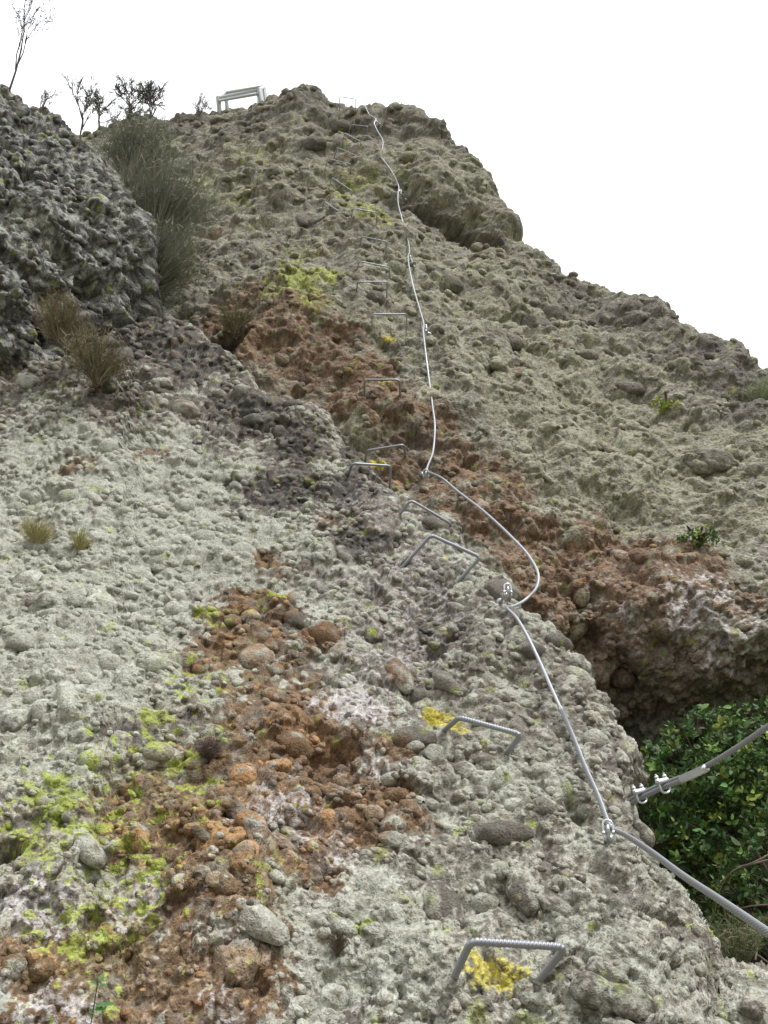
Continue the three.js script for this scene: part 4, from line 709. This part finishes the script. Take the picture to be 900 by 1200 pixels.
twiggy('bare_shrub', 'small sprig seen through the steel trestle', 'shrub', skyline(face, 291), 0.22, 0.7, 3, 6, greyLeaf, SK, V(0, 1, 0), 0.006);
twiggy('bare_shrub', 'tiny sprig on the highest hump of the crest', 'shrub', skyline(face, 368), 0.16, 0.6, 3, 4, greyLeaf, SK, V(0, 1, 0), 0.005);
twiggy('bare_shrub', 'tiny sprig at the foot of the highest hump beside the trestle', 'shrub', skyline(face, 341), 0.13, 0.7, 3, 4, greyLeaf, SK, V(0, 1, 0), 0.005);

// broad leaves
const leafGeo = (() => { // pointed, folded along the midrib
  const g = new THREE.BufferGeometry(), P = [0, 0, 0, -0.26, 0.3, 0.07, 0, 0.32, 0, 0.26, 0.3, 0.07, -0.22, 0.65, 0.05, 0, 0.68, -0.02, 0.22, 0.65, 0.05, 0, 1, -0.1];
  g.setAttribute('position', new THREE.Float32BufferAttribute(P, 3)); g.setIndex([0, 2, 1, 0, 3, 2, 1, 2, 5, 1, 5, 4, 2, 3, 6, 2, 6, 5, 4, 5, 7, 5, 6, 7]); g.computeVertexNormals(); return g;
})();
function leafy(name, label, category, base, blobs, sprigs, size, cols, group, twigs) { // blobs: [centre, radii]
  const o = thing(name, label, category, base, group), M = [], K = [], wood = [], m4 = new THREE.Matrix4(), q = new THREE.Quaternion(), col = new THREE.Color();
  for (const [c, r] of blobs) for (let i = 0; i < sprigs * r.x * r.y * 8; i++) {
    const d = V(rr(-1, 1), rr(-1, 1), rr(-1, 1)); if (d.length() > 1) continue;
    d.multiplyScalar(1 / Math.max(0.35, Math.pow(d.length(), 0.45))); const lump = 1 + 0.3 * noise(d.x * 2.2 + c.x, d.y * 2.2, d.z * 2.2 + c.z);
    const p = c.clone().add(V(d.x * r.x, d.y * r.y, d.z * r.z).multiplyScalar(lump)), ax = d.clone().add(V(rr(-.6, .6), rr(0, 1), rr(-.2, .8))).normalize(), n = 4 + Math.floor(rnd() * 4), tone = jitter(cols[Math.floor(rnd() * cols.length)], 0.25), L = size * rr(0.5, 1.35);
    const foot = p.clone().addScaledVector(ax, -L * 3).lerp(c, 0.05); if (rnd() < twigs) wood.push(colored(sweep([foot, p.clone().addScaledVector(ax, L * 0.6)], 0.0022, 3, 0, 0, 0, false), [0.09, 0.075, 0.05]));
    for (let k = 0; k < n; k++) {
      const th = k * 2.4 + rnd(), u = V(Math.cos(th), Math.sin(th), 0), along = p.clone().addScaledVector(ax, L * (k / n) * 1.1);
      const dir = u.applyQuaternion(q.setFromUnitVectors(V(0, 0, 1), ax)).multiplyScalar(0.9).addScaledVector(ax, 0.5).add(V(0, -0.1, 0)).normalize();
      q.setFromUnitVectors(V(0, 1, 0), dir).multiply(new THREE.Quaternion().setFromAxisAngle(V(0, 1, 0), rr(0, 6.28)));
      M.push(m4.compose(along, q, V(1, 1, 1).multiplyScalar(L * rr(0.75, 1.15))).clone()); K.push(jitter(tone, 0.12));
    }
  }
  const im = new THREE.InstancedMesh(leafGeo, leafMat, M.length); im.name = 'foliage'; im.userData.kind = 'stuff'; im.castShadow = im.receiveShadow = true;
  M.forEach((m, i) => { m.elements[12] -= base.x; m.elements[13] -= base.y; m.elements[14] -= base.z; im.setMatrixAt(i, m); im.setColorAt(i, col.setRGB(...K[i])); }); o.add(im);
  for (const [c, r] of blobs) for (let k = 0; k < 4; k++) { const e = c.clone().add(V(rr(-.6, .6) * r.x, rr(0, .7) * r.y, rr(-.5, .5) * r.z)); part('branch', colored(sweep([base, base.clone().lerp(e, 0.5).add(V(rr(-.1, .1), rr(0, .12), rr(-.1, .1))), e], (t) => 0.014 * (1 - 0.75 * t), 6), [0.10, 0.08, 0.06]), bark, o); }
  if (wood.length) { const t = part('twigs', mergeGeometries(wood), bark, o); t.userData.kind = 'stuff'; }
  return o;
}
const bushC = [[0.085, 0.175, 0.045], [0.115, 0.23, 0.055], [0.16, 0.28, 0.06], [0.06, 0.125, 0.04], [0.24, 0.31, 0.06], [0.10, 0.165, 0.07], [0.07, 0.14, 0.04]];
const foot = (x, z) => V(x, groundAt(x, z), z);
leafy('leafy_shrub', 'dense glossy green shrub filling the hollow under the rock overhang', 'shrub', foot(2.2, -5.2), [[at(836, 916, 5.0), V(0.46, 0.36, 0.45)], [at(910, 908, 4.9), V(0.5, 0.38, 0.45)], [at(800, 960, 5.1), V(0.4, 0.4, 0.45)], [at(980, 900, 5.2), V(0.5, 0.5, 0.5)], [at(875, 985, 4.7), V(0.45, 0.4, 0.4)]], 620, 0.045, bushC, undefined, 0.3);
leafy('leafy_shrub', 'darker straggly shrub with bare twigs lower down behind the buttress edge', 'shrub', foot(2.0, -4.5), [[at(880, 1070, 4.3), V(0.35, 0.3, 0.35)], [at(820, 1050, 4.6), V(0.3, 0.35, 0.35)], [at(940, 1040, 4.2), V(0.4, 0.4, 0.4)]], 420, 0.036, bushC.map((c) => c.map((v) => v * 0.8)), undefined, 0.6);
{ // bare twigs hanging in the lower shrub
  const b = at(840, 1060, 4.0), o = thing('dead_twigs', 'tangle of thin pale dead twigs below the lower leafy shrub', 'twigs', b);
  for (const l of [[[900, 1008], [860, 1020], [845, 1040], [838, 1068]], [[905, 1060], [880, 1062], [862, 1066]], [[848, 1062], [853, 1082], [862, 1092]], [[905, 1000], [880, 1012], [862, 1016]], [[900, 1128], [880, 1112], [868, 1095]], [[898, 1095], [870, 1088], [850, 1090]], [[885, 1125], [893, 1090], [900, 1068]]]) part('twig', colored(sweep(new THREE.CatmullRomCurve3(l.map(([x, y], i) => at(x, y, 3.85 + 0.07 * i + rr(-.05, .05)))).getPoints(14), (t) => 0.0042 * (1.1 - 0.7 * t), 5), jitter([0.24, 0.2, 0.165], 0.2)), bark, o);
}
wiry('grass_tuft', 'thin dark green grass on the soil beside the rock ledge', 'grass', at(866, 1138, 3.5), V(-0.1, 0.9, 0.35).normalize(), 0.22, 0.2, 90, [[0.12, 0.17, 0.07], [0.16, 0.2, 0.08], [0.24, 0.2, 0.13]], 0.0018, undefined, 0, 0.25, 3);
leafy('rock_plant', 'small bright green cushion plant in the brown band of the cliff', 'plant', on(face, 817, 636).p, [[at(810, 634, on(face, 817, 632).D - 0.06), V(0.1, 0.05, 0.06)], [at(827, 629, on(face, 817, 632).D - 0.06), V(0.09, 0.06, 0.06)]], 1500, 0.03, [[0.12, 0.22, 0.04], [0.28, 0.34, 0.05], [0.08, 0.15, 0.04]], undefined, 0.2);
leafy('rock_plant', 'tiny yellow green plant on the olive slope below the ridge', 'plant', on(face, 780, 476).p, [[at(775, 474, on(face, 780, 475).D - 0.06), V(0.09, 0.05, 0.05)], [at(788, 478, on(face, 780, 475).D - 0.06), V(0.07, 0.035, 0.05)]], 1500, 0.03, [[0.4, 0.44, 0.06], [0.3, 0.36, 0.07]], undefined, 0.1);
{ // small sprout at the foot of the buttress
  const D = on(buttress, 112, 1185).D - 0.05, b = at(106, 1202, D + 0.03), o = thing('sprout', 'thin bright green sprout with a few leaves beside round brown stones', 'plant', b), gm = new THREE.MeshPhysicalMaterial({ name: 'fresh_leaf', color: new THREE.Color(0.07, 0.2, 0.035), roughness: 0.5, side: THREE.DoubleSide, transmission: 0.3, thickness: 0 });
  part('stem', sweep(new THREE.CatmullRomCurve3([b, at(109, 1185, D), at(113, 1160, D - 0.02), at(115, 1148, D - 0.02)]).getPoints(12), 0.0018, 5), gm, o);
  for (const [x, y, a, s] of [[115, 1150, 0.5, .032], [113, 1153, -1.2, .026], [116, 1156, 1.4, .028], [110, 1183, 1.5, .04], [112, 1180, 1.1, .036], [109, 1188, -1.1, .022], [120, 1178, 1.35, .03], [126, 1177, 1.5, .028]]) { const l = leafGeo.clone(); l.scale(s * 0.75, s * 0.75, s * 0.75); l.rotateZ(-a); l.rotateX(-0.4); const p = at(x, y, D - 0.01); l.translate(p.x, p.y, p.z); part('leaf', l, gm, o); }
}
console.log('plants built', performance.now() | 0);

renderer.render(scene, camera);
